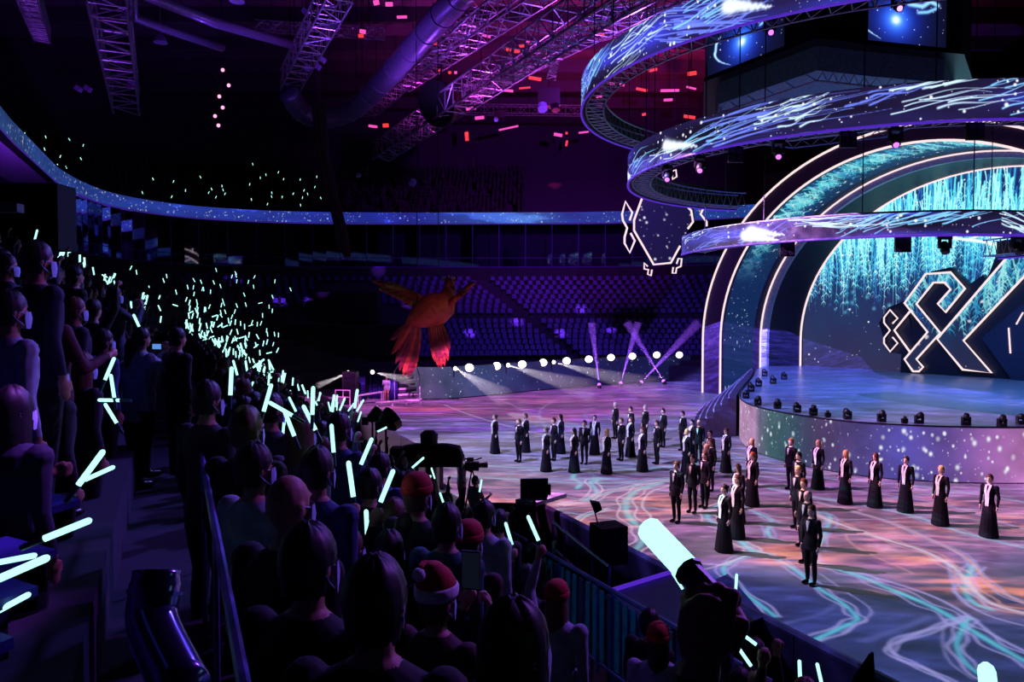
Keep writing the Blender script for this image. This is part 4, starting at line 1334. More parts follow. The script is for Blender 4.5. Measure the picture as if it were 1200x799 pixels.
SKIN = mat('skin_warm', (240, 200, 186), 0.5, 0, .05, 20)
SUIT = mat('suit_black', (20, 18, 28), 0.7, 0, .2, 30, 0, .12)
TROUSER = mat('trouser_black', (15, 14, 22), 0.75, 0, .2, 30, 0, .12)
SHOE = mat('shoe_black', (12, 11, 14), 0.25)
FACE_DARK = mat('feature_dark', (92, 56, 52), 0.6)
SHIRT = mat('shirt_white', (236, 230, 236), 0.7)
BOW = mat('bow_black', (10, 10, 14), 0.5)
HAIRS = {'dark': mat('hair_dark', (34, 24, 24), .55, 0, .3, 60), 'brown': mat('hair_brown', (92, 56, 42), .55, 0, .3, 60), 'blonde': mat('hair_blonde', (214, 172, 120), .5, 0, .25, 60),
         'red': mat('hair_red', (150, 70, 44), .5, 0, .25, 60), 'grey': mat('hair_grey', (170, 160, 160), .55, 0, .2, 60), 'black': mat('hair_black', (16, 13, 18), .5, 0, .3, 60)}
def hair_mesh(style):
    """cap of hair over the skull with a real hairline; long, bun or short"""
    n, m = 40, 20
    mb = MB()
    rows = []
    rh = random.Random(len(style) * 7)
    lock = [rh.uniform(-1, 1) for _ in range(n)]
    for i in range(m + 1):
        row = []
        for j in range(n):
            th = 2 * math.pi * j / n                       # th = -pi/2 is the face
            front = max(0, -math.sin(th))
            low = 1.60 + .11 * front ** .5 if math.sin(th) < .15 else 1.56
            if style == 'long':
                low = 1.36 + .34 * front ** .8 if front > .45 else 1.34
            low += .012 * lock[j]
            k = i / m
            z = 1.789 + (low - 1.789) * (k ** 1.35)
            zz = max(-1, min(1, (z - 1.668) / .121))
            rr = math.sqrt(max(.02, 1 - zz * zz)) if z > 1.668 else 1.0 - .16 * (1.668 - z) / .11 * (style != 'long')
            if style == 'long' and z < 1.6:
                rr = 1.02
            jit = 1 + k * (.035 * lock[j] + .02 * math.sin(j * 2.7 + i * .9)) + .012 * rh.uniform(-1, 1)
            row.append(Vector((.090 * rr * math.cos(th + .02 * lock[j]) * jit, .004 + .108 * rr * math.sin(th) * jit * (.92 if math.sin(th) < 0 else 1.0), z + .006 * lock[(j * 3) % n] * (1 - k))))
        rows.append(row)
    mb.loft(rows, cap=False)
    mb.add([r_ for r_ in rows[0]], [tuple(range(n))])
    if style == 'bun':
        mb.ell((0, .115, 1.70), (.045, .042, .045), 10, 7)
    me = mb.mesh('hair_' + style, HAIRS['dark'])
    me.polygons.foreach_set('use_smooth', [True] * len(me.polygons))
    return me
HAIR_MESH = {k: hair_mesh(k) for k in ('short', 'long', 'bun')}
def front_patch(name, pts, m, thick=.012):
    """small clothing panel lying on the chest: pts = (x, y, z) outline"""
    return MB().slab([Vector(p) for p in pts], (0, -thick, 0)).mesh(name, m)
SHIRT_ME = front_patch('shirt_front', [(-.045, -.098, 1.475), (.045, -.098, 1.475), (.030, -.125, 1.36), (.0, -.132, 1.20), (-.030, -.125, 1.36)], SHIRT)
bowm = MB()
bowm.loft([[(x, -.115 - .008, z) for x, z in ((-.045, 1.485), (-.008, 1.470), (-.008, 1.458), (-.045, 1.443))], [(x, -.115 + .012, z) for x, z in ((-.045, 1.485), (-.008, 1.470), (-.008, 1.458), (-.045, 1.443))]])
bowm.loft([[(x, -.115 - .008, z) for x, z in ((.045, 1.485), (.008, 1.470), (.008, 1.458), (.045, 1.443))], [(x, -.115 + .012, z) for x, z in ((.045, 1.485), (.008, 1.470), (.008, 1.458), (.045, 1.443))]])
bowm.box((0, -.118, 1.464), (.02, .024, .02))
BOW_ME = bowm.mesh('bow_tie', BOW)
lap = MB()
for s in (-1, 1):
    lap.slab([(s * .048, -.096, 1.48), (s * .085, -.105, 1.42), (s * .062, -.132, 1.33), (s * .008, -.142, 1.16)], (0, -.012, 0))
LAPEL_ME = lap.mesh('lapel', mat('lapel_satin', (28, 26, 40), .3))
scf = MB()
for s in (-1, 1):
    scf.loft([[Vector((s * a, y, z)), Vector((s * b, y, z)), Vector((s * b, y + .02, z)), Vector((s * a, y + .02, z))] for a, b, y, z in
              ((.070, .020, .02, 1.50), (.085, .030, -.075, 1.475), (.078, .022, -.128, 1.40), (.062, .006, -.172, 1.28), (.052, -.004, -.150, 1.14), (.045, .004, -.152, 1.00), (.038, .010, -.160, .90))])
SCARF_ME = scf.mesh('white_scarf', SHIRT)

MAN_ME = human_mesh('body_suit', 'down', 'down', False, .015)
MAN2_ME = human_mesh('body_suit_broad', 'down', 'down', False, .015, 1.10)
WOMAN_ME = human_mesh('body_dress', 'down', 'down', True, .015)
FACE_DIR = math.atan2(-0.42, -0.91)                       # where the singers look: the audience side
def singer(u, vh, kind, hair, style, label, turn=0.0, broad=False, h=None, depth=None):
    H = h or (1.77 if kind == 'm' else 1.70)
    p = G(u, vh, H)
    if depth:
        p = P(u, vh, depth)
        H = p.z
    rz = FACE_DIR + math.pi / 2 + R(turn)
    me = WOMAN_ME if kind == 'w' else (MAN2_ME if broad else MAN_ME)
    t = thing('person', label, 'singer', (p.x, p.y, 0), rz, 'choir on the arena floor')
    k = H / 1.79
    t.scale = (k * .98, k * .98, k)
    local_put('body', me, t)
    if style:
        ho = local_put('hair', HAIR_MESH[style], t)
        ho.material_slots[0].link = 'OBJECT'
        ho.material_slots[0].material = HAIRS[hair]
    if kind == 'm':
        local_put('shirt_front', SHIRT_ME, t)
        local_put('lapel', LAPEL_ME, t)
        local_put('bow_tie', BOW_ME, t)
    else:
        local_put('scarf', SCARF_ME, t)
    return t
WL = 'woman in long black dress and white scarf, '
ML = 'man in black suit and bow tie, '
CHOIR = [
 (580, 485, 'w', 'brown', 'bun', WL + 'alone at the audience end of the choir'),
 (608, 490, 'm', 'brown', 'short', ML + 'before the short-haired woman near the audience end', 10, True),
 (616, 484, 'w', 'brown', 'short', WL + 'short brown hair, behind the first man'),
 (640, 500, 'w', 'brown', 'bun', WL + 'foremost of the two beside the far monitor'),
 (649, 489, 'm', 'dark', 'short', ML + 'between two women, feet just showing'),
 (657, 485, 'w', 'dark', 'long', WL + 'dark hair, behind the first men'),
 (673, 501, 'w', 'black', 'long', WL + 'loose black hair, standing well forward'),
 (685, 492, 'm', 'dark', 'short', ML + 'turned away beside the black-haired woman', 35),
 (697, 486, 'w', 'dark', 'bun', 'woman in long black dress with a grey-lit scarf, turned to the audience rail', 40),
 (711, 502, 'w', 'blonde', 'long', WL + 'light blonde hair, in the forward line'),
 (721, 471, 'm', 'grey', 'short', ML + 'grey-haired, hindmost beside the floor lights'),
 (728, 489, 'm', 'brown', 'short', ML + 'in front of the woman by the centre', 0, True),
 (739, 476, 'm', 'dark', 'short', ML + 'second of the three hindmost men'),
 (739, 488, 'w', 'brown', 'short', WL + 'close behind the broad man near the centre'),
 (753, 500, 'w', 'brown', 'bun', WL + 'last of the forward line before the gap'),
 (756, 474, 'm', 'grey', 'short', ML + 'third of the hindmost men, grey at the temples'),
 (770, 492, 'm', 'brown', 'short', ML + 'stepping forward of the tall man behind', -10, True),
 (777, 478, 'm', 'dark', 'short', ML + 'tall, just behind a man near the centre'),
 (800, 481, 'm', 'dark', 'short', ML + 'at the back of the tight middle cluster'),
 (805, 502, 'w', 'blonde', 'short', 'blonde woman in a dark blue-lit dress and white scarf in the middle cluster'),
 (811, 491, 'w', 'dark', 'short', WL + 'mostly hidden behind the blonde in blue'),
 (819, 491, 'm', 'grey', None, 'bald man in black suit and bow tie in the middle cluster', 25),
 (832, 503, 'm', 'dark', 'short', ML + 'hindmost of the slanting row in the middle'),
 (833, 514, 'm', 'brown', 'short', ML + 'second of the slanting row from the back'),
 (828, 520, 'm', 'blonde', 'short', 'fair-haired man in black suit in the middle of the slanting row'),
 (826, 528, 'm', 'brown', 'short', ML + 'fourth of the slanting row, with both shoes visible'),
 (812, 532, 'm', 'dark', 'short', ML + 'second from the front of the slanting row', 15),
 (793, 540, 'm', 'brown', 'short', ML + 'foremost of the slanting row, arms slightly out', 10, True),
 (851, 501, 'w', 'brown', 'bun', WL + 'standing free between cluster and steps'),
 (865, 543, 'w', 'brown', 'long', 'woman with long brown hair half hidden in the near trio'),
 (864, 556, 'w', 'brown', 'bun', WL + 'second of the near trio'),
 (849, 567, 'w', 'dark', 'bun', WL + 'foremost of the near trio'),
 (881, 513, 'w', 'blonde', 'long', 'blonde woman in black dress right behind the red-haired woman'),
 (882, 529, 'w', 'red', 'short', 'red-haired woman in long black dress and white scarf'),
 (927, 513, 'm', 'red', 'short', 'reddish-haired man in dark suit hindmost in the file of six'),
 (936, 529, 'm', 'black', 'short', ML + 'second from the back in the file of six'),
 (935, 545, 'm', 'blonde', 'short', 'fair-haired man in black suit, third in the file of six'),
 (942, 560, 'm', 'brown', 'short', ML + 'fourth in the file of six'),
 (946, 574, 'm', 'grey', None, 'bald man in black suit right behind the foremost man of the file'),
 (951, 591, 'm', 'brown', 'short', ML + 'foremost of the file of six', 5),
 (959, 515, 'w', 'blonde', 'long', 'blonde woman in black dress, first of the six women before the stage front'),
 (991, 527, 'w', 'blonde', 'long', 'blonde woman in black dress, second of the six before the stage front'),
 (1026, 530, 'w', 'brown', 'long', 'brown-haired woman in black dress, third of the six before the stage front'),
 (1062, 534, 'w', 'dark', 'bun', 'woman in black dress with bun, fourth of the six before the stage front', 12),
 (1103, 545, 'w', 'blonde', 'short', 'woman with short blonde hair, fifth of the six before the stage front'),
 (1160, 555, 'w', 'brown', 'short', 'brown-haired woman standing last of the six before the stage front', 10),
]
for c in CHOIR:
    singer(*c)

# ------------------------------------------------------------------ spectators
CLOTH = [mat('jacket_%s' % n, c, .8, 0, .25, 14) for n, c in (('navy', (24, 28, 52)), ('black', (14, 14, 20)), ('charcoal', (36, 36, 46)), ('grey', (70, 72, 90)), ('maroon', (70, 20, 30)), ('blue', (40, 60, 110)), ('teal', (30, 80, 90)), ('white', (150, 155, 175)))]
MASKW = mat('mask_pale_blue', (170, 195, 225), .8)
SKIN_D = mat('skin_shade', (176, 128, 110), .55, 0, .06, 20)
REDCAP = mat('cap_red', (170, 22, 30), .8)
FUR = mat('cap_white_fur', (225, 220, 228), .9, 0, .1, 40, .4)
GLOW = emis('stick_glow', (176, 255, 240), 1.5, True)
GLOW_FAR = emis('stick_glow_far', (176, 255, 242), 1.6, False)
HANDLE = mat('stick_handle', (34, 70, 92), .4)
def mask_mesh():
    rows = []
    for i in range(6):
        z = 1.648 - .105 * i / 5
        row = []
        for j in range(9):
            a = -math.pi / 2 + (j - 4) / 4 * (1.15 - .12 * abs(i - 2) / 3)
            bulge = .016 * math.cos((j - 4) / 4 * 1.4) * (1 - abs(i - 2.2) / 4)
            row.append(Vector(((.079 + bulge) * math.cos(a), -.008 + (.098 + bulge) * math.sin(a), z)))
        rows.append(row)
    mb = MB()
    mb.sheet(rows)
    for s in (-1, 1):
        mb.tube([(s * .066, -.05, 1.64), (s * .082, .0, 1.655), (s * .088, .03, 1.64)], .003, 4)
        mb.tube([(s * .060, -.055, 1.56), (s * .080, .0, 1.60), (s * .088, .03, 1.63)], .003, 4)
    me = mb.mesh('face_mask', MASKW)
    me.polygons.foreach_set('use_smooth', [True] * len(me.polygons))
    return me
MASK_ME = mask_mesh()
def cap_mesh(pom):
    mb = MB()
    def ring(z, k, y=.004):
        return [(.094 * k * math.cos(2 * math.pi * j / 18), y + .112 * k * math.sin(2 * math.pi * j / 18), z) for j in range(18)]
    if pom:                                            # soft pointed cap with a white band and bobble
        mb.loft([ring(1.690, 1.0), ring(1.74, 1.02), ring(1.80, .80, .02), ring(1.85, .50, .05), ring(1.87, .25, .09), ring(1.84, .15, .13)])
        mb.loft([ring(1.672, 1.06), ring(1.69, 1.12), ring(1.725, 1.12), ring(1.735, 1.05)], mi=1)
        mb.ell((0, .14, 1.82), .035, 9, 6, mi=1)
    else:                                              # knitted beanie with a rolled edge
        mb.loft([ring(1.682, 1.02), ring(1.74, 1.02), ring(1.78, .86), ring(1.808, .50), ring(1.815, .1)])
        mb.loft([ring(1.672, 1.04), ring(1.685, 1.09), ring(1.715, 1.09), ring(1.725, 1.03)])
    me = mb.mesh('cap', [REDCAP, FUR])
    me.polygons.foreach_set('use_smooth', [True] * len(me.polygons))
    return me
CAP_ME = {True: cap_mesh(True), False: cap_mesh(False)}
def stick_meshes(L, r):
    mb = MB()
    mb.tube([(0, 0, .0), (0, 0, L - r), (0, 0, L - r * .4), (0, 0, L)], [r, r, r * .8, r * .3], 10)
    hd = MB()
    hd.tube([(0, 0, -.115), (0, 0, -.004)], r * .92, 10)
    hd.tube([(0, 0, -.012), (0, 0, .0)], r * 1.12, 10)
    a, b = mb.mesh('glow_tube', GLOW), hd.mesh('handle', HANDLE)
    a.polygons.foreach_set('use_smooth', [True] * len(a.polygons))
    return a, b
ST_GLOW, ST_HANDLE = stick_meshes(.235, .0165)
fs_ = MB()
fs_.tube([(0, 0, 0), (0, 0, .25)], .024, 6)
ST_FAR = fs_.mesh('glow_tube', GLOW_FAR)
def light_stick(base, direction, label, group=None, k=1.0):
    t = thing('light_stick', label, 'light stick', base, 0, group)
    t.rotation_euler = Vector(direction).to_track_quat('Z', 'Y').to_euler()
    t.scale = (k, k, k)
    local_put('glow_tube', ST_GLOW, t)
    local_put('handle', ST_HANDLE, t)
    return t

_cache = {}
def spectator_body(left, right, voxel):
    k = (left, right, voxel)
    if k not in _cache:
        _cache[k] = human_mesh('spectator_body', left, right, False, voxel, 1.08)
    return _cache[k]
def face_to(p, q=(21.0, 44.0)):
    return math.atan2(q[1] - p[1], q[0] - p[0]) + math.pi / 2
def spectator(p, rz, left, right, label, cloth, hair='dark', style='short', mask=True, cap=None, voxel=.022, k=1.0, group=None, skin=None, tilt=0.0):
    t = thing('person', label, 'spectator', p, rz, group)
    t.rotation_euler = (R(tilt), 0, rz)
    t.scale = (k, k, k)
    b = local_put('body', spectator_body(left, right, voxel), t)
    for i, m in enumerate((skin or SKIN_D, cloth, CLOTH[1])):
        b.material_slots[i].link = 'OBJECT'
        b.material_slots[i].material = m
    if style:
        ho = local_put('hair', HAIR_MESH[style], t)
        ho.material_slots[0].link = 'OBJECT'
        ho.material_slots[0].material = HAIRS[hair]
    if mask:
        local_put('face_mask', MASK_ME, t)
    if cap is not None:
        co = local_put('cap', CAP_ME[cap], t)
    return t
def tread(l):                                      # height of the side stand under lateral position l
    if l > 5.2:
        return 0.0
    if l > 0.4:
        return .8 + .5 * min(5, max(0, round((4.8 - l) / .8)))
    if l > -0.4:
        return 3.85
    return 4.35 + .5 * min(8, max(0, round((-0.8 - l) / .8)))
# ------------------------------------------------------------------ curved LED wall at the far end of the floor
lw = thing('led_screen', 'long low curved LED wall of white specks across the far end', 'LED wall', G(640, 457))
base = [G(u, v) for u, v in ((478, 452), (486, 466), (500, 468.5), (530, 467.5), (560, 465), (600, 461), (640, 457), (700, 451.5), (760, 447.5), (800, 446), (850, 445))]
lb_ = resample(spline(base, 6), 61)
lim_ = fascia_picture(2400, 90, [(0, (70, 50, 80)), (.06, (92, 74, 104)), (.22, (98, 84, 122)), (.36, (64, 76, 128)), (.5, (44, 44, 104)), (.62, (30, 30, 92)), (.8, (22, 26, 74)), (1, (16, 24, 52))], 330, 2.8)  # the lamps' grey light on the first part is drawn into the picture
LWM = screen_mat('led_wall_content_lit', new_image('led_wall_content_lit', lim_), 0.8, False)
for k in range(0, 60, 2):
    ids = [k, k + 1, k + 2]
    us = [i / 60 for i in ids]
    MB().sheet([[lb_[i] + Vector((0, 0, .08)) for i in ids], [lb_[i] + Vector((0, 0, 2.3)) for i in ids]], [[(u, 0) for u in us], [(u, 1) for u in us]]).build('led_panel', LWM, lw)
bk = MB()
bk.loft([[p + Vector((0, .06, 0)), p + Vector((0, .06, 2.36)), p + Vector((0, .5, 2.36)), p + Vector((0, .5, 0))] for p in lb_])
bk.build('housing', BLACK, lw)
# round white lamps along its top
for k, (u, v) in enumerate(((550, 431), (582, 429), (612, 427), (636.5, 425), (664, 423), (690, 421), (716, 419), (741, 417.5), (769.5, 416), (796, 416))):
    q = min(lb_, key=lambda p: abs(p.x / p.y - ray(u, v).x / ray(u, v).y))
    p = P(u, v, q.y - .3)
    t = thing('round_lamp', 'round white lamp on top of the LED wall, %s from the steps end' % 'first,second,third,fourth,fifth,sixth,seventh,eighth,ninth,tenth'.split(',')[k], 'stage light', (p.x, p.y, 2.36), 0, 'round lamps on the LED wall')
    MB().tube([p + Vector((0, .28, .03)), p + Vector((0, .0, 0))], [.24, .33], 12).build('housing', BLACK, t)
    MB().tube([p + Vector((0, -.01, 0)), p + Vector((0, -.05, -.01))], [.32, .26], 12).build('lens', LENS_W, t)
    MB().tube([p + Vector((0, .1, -.2)), Vector((p.x, p.y + .55, 2.34))], .04, 5).build('yoke', BLACK, t)

# beams that the haze makes visible: a real spot in each bounded body of haze
HAZE = {}
def haze(c, dens):
    k = (c, dens)
    if k not in HAZE:
        m = bpy.data.materials.new('beam_haze')
        m.use_nodes = True
        nt = m.node_tree
        nt.nodes.remove(nt.nodes['Principled BSDF'])
        vs = nt.nodes.new('ShaderNodeVolumeScatter')
        vs.inputs['Density'].default_value = dens
        vs.inputs['Color'].default_value = (1, 1, 1, 1)
        nt.links.new(vs.outputs[0], nt.nodes['Material Output'].inputs['Volume'])
        HAZE[k] = m
    return HAZE[k]
def beam(a, b, ang, power, colr, label, dens=.05):
    a, b = Vector(a), Vector(b)
    a = a + (b - a).normalized() * .13
    L = (b - a).length
    r1 = L * math.tan(R(ang / 2))
    o = MB().tube([a + (b - a) * .012, b], [max(.03, r1 * .012), r1], 14).build('haze', haze('w', dens), None, kind='stuff')
    tag(o, label)
    lamp('beam_light', 'SPOT', a, power, colr, aim=b, size=.02, spot=ang, blend=.25)
def small_spot(p, aim, label, lens):
    t = thing('beam_lamp', label, 'stage light', p)
    p = Vector(p)
    d = (Vector(aim) - p).normalized()
    MB().tube([p - d * .45, p - d * .1], [.14, .17], 10).build('housing', BLACK, t)
    MB().ell(p - d * .06, .15, 8, 6).build('lens', lens, t)
    MB().tube([p - d * .3, Vector(((p - d * .3).x, (p - d * .3).y, 0 if p.z < 1 else p.z - .6))], .04, 5).build('stand', BLACK, t)
for (u, v, y), (u2, v2, y2), nm in (((534, 432, 53.4), (592, 466, 47), 'nearest the steps'), ((596, 428, 55), (692, 458, 48), 'in the middle of the LED wall'), ((649.5, 424.5, 58), (768, 456, 51), 'before the violet floor lights'),
                                    ((437, 436, 53), (482, 446, 50), 'over the white steps'), ((407.5, 437, 52), (372, 452, 50), 'over the crew corner')):
    a, b = P(u, v, y), P(u2, v2, y2)
    small_spot(a, b, 'small white beam lamp ' + nm, LENS_W)
    beam(a, b, 11, 9000 if y < 53.2 else 11000, (1, .9, 1), 'white beam of haze thrown by the lamp ' + nm)
for k, (u, v, dx) in enumerate(((702, 448, -.10), (727.5, 446, .28), (752, 445, .9), (777, 443.5, -.55))):
    g_ = G(u, v + 7)
    a = Vector((g_.x, g_.y, .35))
    b = a + Vector((dx * 5.5, .8, 5.0))
    small_spot(a, b, 'violet uplight on the floor before the LED wall, %s from the steps end' % 'first,second,third,fourth'.split(',')[k], LENS_V)
    beam(a, b, 8, 42000, (.30, .08, 1), 'violet beam of haze over the %s floor uplight' % 'first,second,third,fourth'.split(',')[k], .06)

# ------------------------------------------------------------------ crew corner with white steps
ws = thing('steps', 'small flight of white steps beside the LED wall', 'steps', P(476, 470, 54))
WST = mat('white_step', (215, 200, 215), .6)
for k in range(5):
    v = 469 - 7 * k
    a, b = P(464 + k * 1.2, v, 53 + .45 * k), P(491 - k * 1.6, v - 1.5, 53 + .45 * k)
    MB().slab([a, b, b + Vector((0, .5, 0)), a + Vector((0, .5, 0))], (0, 0, -.12)).build('tread', WST, ws)
    MB().slab([a + Vector((0, .1, -.12)), b + Vector((0, .1, -.12)), b + Vector((0, .1, -.3)), a + Vector((0, .1, -.3))], (0, .05, 0)).build('riser', mat('grey_riser', (70, 60, 80), .7), ws)
for s, (u, vt) in enumerate(((462, 436), (492, 440))):
    a = P(u, 470, 53.2)
    MB().tube([Vector((a.x, a.y, 0)), Vector((a.x, a.y, 2.0 - .3 * s)), Vector((a.x + (.2 if not s else -.6), a.y + 2.0, 2.7))], .04, 5).build('handrail', WST, ws)
t = thing('railing_frame', 'white tubular railing frame at the crew corner', 'railing', G(402, 482))
y0 = 46
for u in (393, 402, 410):
    a = P(u, 457, y0)
    MB().tube([a, Vector((a.x, a.y, 0))], .035, 5).build('post', WST, t)
for v in (457, 465):
    MB().tube([P(393, v, y0), P(410, v + .5, y0)], .035, 5).build('bar', WST, t)
t = thing('trestle_table', 'low white trestle table before the blue drapes', 'table', G(433, 474))
a, b = P(420, 463, 50), P(447, 459, 51.5)
MB().slab([a, b, b + Vector((0, .7, 0)), a + Vector((0, .7, 0))], (0, 0, -.07)).build('top', WST, t)
for p in (a, b, a + Vector((0, .7, 0)), b + Vector((0, .7, 0))):
    MB().tube([p, Vector((p.x, p.y, 0))], .03, 5).build('leg', WST, t)
t = thing('low_bench', 'long low white bench in front of the white steps', 'bench', G(460, 474))
a, b = G(440, 471, .35), G(494, 467, .35)
MB().slab([a, b, b + Vector((0, .4, 0)), a + Vector((0, .4, 0))], (0, 0, -.08)).build('seat', WST, t)
for f in (0.03, .35, .65, .97):
    p = a.lerp(b, f) + Vector((0, .2, -.02))
    MB().tube([p, Vector((p.x, p.y, 0))], .03, 5).build('leg', WST, t)
DRAPE = mat('drape_blue', (34, 30, 110), .8)
for k, (u0, u1, vt, vb, y, nm) in enumerate(((416, 428, 441, 463, 53, 'deep blue drape beside the dark cabinet'), (432, 448, 440, 462, 54.5, 'deep blue drape behind the trestle table'), (456, 466, 445, 466, 53.2, 'narrow blue drape beside the white steps'))):
    rows = []
    n = 16
    a, b = P(u0, vt, y), P(u1, vt, y)
    d = MB()
    d.loft([[Vector((a.x + (b.x - a.x) * i / n, y + .12 * math.sin(i * 1.9) + k2, z)) for k2, z in ((0, a.z), (.05, a.z), (.05, 0), (0, 0))] for i in range(n + 1)])
    tag(d.build('drape', DRAPE, None, True), nm, 'drape')
t = thing('equipment_cabinet', 'tall black equipment cabinet at the crew corner', 'cabinet', G(411, 474))
c = P(411, 455, 51)
MB().box((c.x, 51, 1.1), (.95, .8, 2.2)).build('body', BLACK, t)
MB().box((c.x, 50.58, 1.1), (.8, .04, 2.0)).build('door', DARKMETAL, t)
p = G(453, 470)
spectator((p.x, p.y, .0), face_to(p, (0, 0)), 'down', 'front', 'crew member in pale top and tan trousers by the white steps', CLOTH[7], 'dark', 'short', False, None, .022).children[0].material_slots[2].material = mat('trouser_tan', (150, 110, 90), .8)

# ------------------------------------------------------------------ big hanging bird
BORG = mat('bird_orange', (170, 66, 40), .6, 0, .4, 3)
BRED = mat('bird_red', (120, 34, 44), .6, 0, .4, 3)
BGOLD = mat('bird_gold', (165, 120, 50), .5, 0, .4, 3)
bird = thing('hanging_bird', 'giant red and orange bird figure with spread wing hanging before the far stand', 'bird figure', P(505, 365, 50))
BY = 50
q = lambda u, v, dy=0: P(u, v, BY + dy)
body = MB()
body.tube([q(478, 380, .4), q(486, 374, .3), q(497, 369), q(510, 362), q(520, 355), q(525, 347), q(526.5, 339), q(527, 333)], [.22, .62, .95, 1.12, .95, .55, .36, .26], 14)
body.ell(q(527, 333, -.1), (.34, .40, .34), 12, 8)
body.build('body', BORG, bird, True)
MB().tube([q(528.5, 334, -.3), q(532, 338, -.7), q(534, 343, -.9)], [.16, .10, .02], 8).build('beak', BGOLD, bird, True)
def feather(a, b, wd, m, parent, nrm=Vector((0, 1, 0))):
    a, b = Vector(a), Vector(b)
    d = (b - a).normalized()
    s = d.cross(nrm).normalized()
    pts = []
    for t, k in ((0, .35), (.3, .9), (.65, 1.0), (.88, .62), (1, .05)):
        pts.append((a.lerp(b, t), k * wd / 2))
    mb = MB()
    mb.loft([[p + s * k, p + nrm * .05, p - s * k, p - nrm * .05] for p, k in pts])
    mb.build('feather', m, parent)
for k in range(11):                                       # far-reaching wing
    f = k / 10
    root = q(494 - 18 * f, 354 - 13 * f, .2 + f)
    tip = q(478 - 42 * f ** .8, 357 - 22 * f ** .7 - (6 if k > 8 else 0), .6 + 1.6 * f)
    feather(root, tip, .42, (BGOLD, BORG)[k % 2], bird)
for k in range(6):
    f = k / 5
    feather(q(498 - 22 * f, 351 - 12 * f, .3), q(490 - 40 * f, 346 - 17 * f + 3, .5 + f), .5, (BORG, BGOLD)[k % 2], bird)
MB().tube([q(502, 356), q(486, 347, .4), q(468, 338, 1), q(446, 329, 1.8)], [.34, .24, .16, .05], 8).build('wing_arm', BORG, bird, True)
for k in range(8):                                        # near wing seen edge-on
    f = k / 7
    feather(q(529 + 10 * f, 352 - 9 * f, -.5), q(540 + 18 * f, 347 - 17 * f, -1.2), .36, (BORG, BRED)[k % 2], bird)
MB().tube([q(527, 356, -.5), q(541, 343, -.9), q(557, 330, -1.4)], [.24, .16, .05], 8).build('wing_arm', BORG, bird, True)
for k in range(14):                                       # tail
    f = k / 13
    feather(q(484 + 8 * f, 376 + 4 * f, .3 * f), q(457 + 28 * f, 404 + 34 * math.sin(f * 2.3) + (5 if k % 2 else -5), .4 + .4 * f), .46, (BRED, BORG, BRED)[k % 3], bird)
for k in range(11):                                       # second tail plume
    f = k / 10
    feather(q(503 + 14 * f, 381 - 3 * f, -.3), q(508 + 19 * f, 404 + 24 * math.sin(.5 + f * 2.2) + (4 if k % 2 else -4), -.5), .42, (BRED, BORG)[k % 2], bird)
for k in range(5):
    feather(q(523 + k, 333, 0), q(519 + 3.5 * k, 322 + abs(k - 2), .1), .16, BGOLD, bird)
for u, v in ((489, 370), (514, 353)):
    a = q(u, v)
    MB().tube([a, Vector((a.x, a.y, 30.98))], .025, 4).build('cable', DARKMETAL, bird)

# ------------------------------------------------------------------ roof: trusses, ducts, lamps
def truss(a, b, wd, label, name='truss', nb=None, hang=2, m=TRUSSM):
    a, b = Vector(a), Vector(b)
    t = thing(name, label, 'truss', (a + b) / 2)
    d = (b - a).normalized()
    s = d.cross(Vector((0, 0, 1)))
    s = s.normalized() if s.length > .1 else Vector((1, 0, 0))
    u = s.cross(d).normalized()
    cn = [s * (wd / 2 * i) + u * (wd / 2 * j) for i, j in ((-1, -1), (1, -1), (1, 1), (-1, 1))]
    for c in cn:
        MB().tube([a + c, b + c], wd * .04 + .012, 5).build('chord', m, t)
    L = (b - a).length
    n = nb or max(4, int(L / wd))
    la = MB()
    for k in range(n):
        p, q_ = a.lerp(b, k / n), a.lerp(b, (k + 1) / n)
        for i in range(4):
            c0, c1 = cn[i], cn[(i + 1) % 4]
            la.tube([p + c0, p + c1], wd * .02 + .008, 4)
            la.tube([p + c0, q_ + c1] if k % 2 else [p + c1, q_ + c0], wd * .02 + .008, 4)
    la.build('lacing', m, t, kind='stuff')
    for k in range(hang):
        p = a.lerp(b, .5 if hang == 1 else .12 + .76 * k / (hang - 1)) + u * wd / 2
        if p.z < 31:
            MB().tube([p, Vector((p.x, p.y, 30.98))], .03, 4).build('cable', DARKMETAL, t)
    return t
truss(P(745, -25, 36), P(446, 178, 74), 1.6, 'long heavy roof truss running down past the round speaker cluster')
truss(P(800, -20, 38), P(545, 112, 66), 1.1, 'violet-lit roof truss beside the heavy one, nearer the rings')
truss(P(640, -20, 44), P(470, 95, 66), 1.5, 'red and pink lit roof truss under the lamps')
truss(P(560, 10, 50), P(430, 130, 72), 1.3, 'fine lattice truss running alongside the curved duct')
truss(P(398, -15, 45), P(340, 95, 62), 1.5, 'dim blue-violet box truss above the duct end')
truss(P(125, -15, 40), P(148, 120, 60), 1.8, 'dim violet lattice truss over the upper deck crowd')
truss(P(30, -15, 36), P(50, 42, 50), .9, 'short violet truss at the roof corner')
truss(P(655, 52, 52), P(646, 92, 52), .55, 'small upright ladder truss over the lamp cluster', nb=8, hang=1)
truss(P(536, 128, 82), P(705, 130, 82), .9, 'level roof truss crossing behind the red lamps', hang=3)
truss(P(880, -10, 40), P(700, 40, 60), .9, 'truss passing behind the uppermost LED ring')
truss(P(450, 40, 62), P(300, 30, 62), .7, 'thin cross truss beyond the curved duct')
DUCT = mat('duct_grey', (112, 104, 140), .35, .5)
t = thing('roof_duct', 'big curved round air duct glowing violet along one side', 'duct', P(470, 60, 55))
dp = spline([P(552, -18, 44), P(500, 38, 50), P(452, 92, 57), P(418, 126, 62), P(385, 138, 63), P(355, 132, 62), P(338, 108, 60)], 8)
MB().tube(dp, .78, 16).build('pipe', DUCT, t, True)
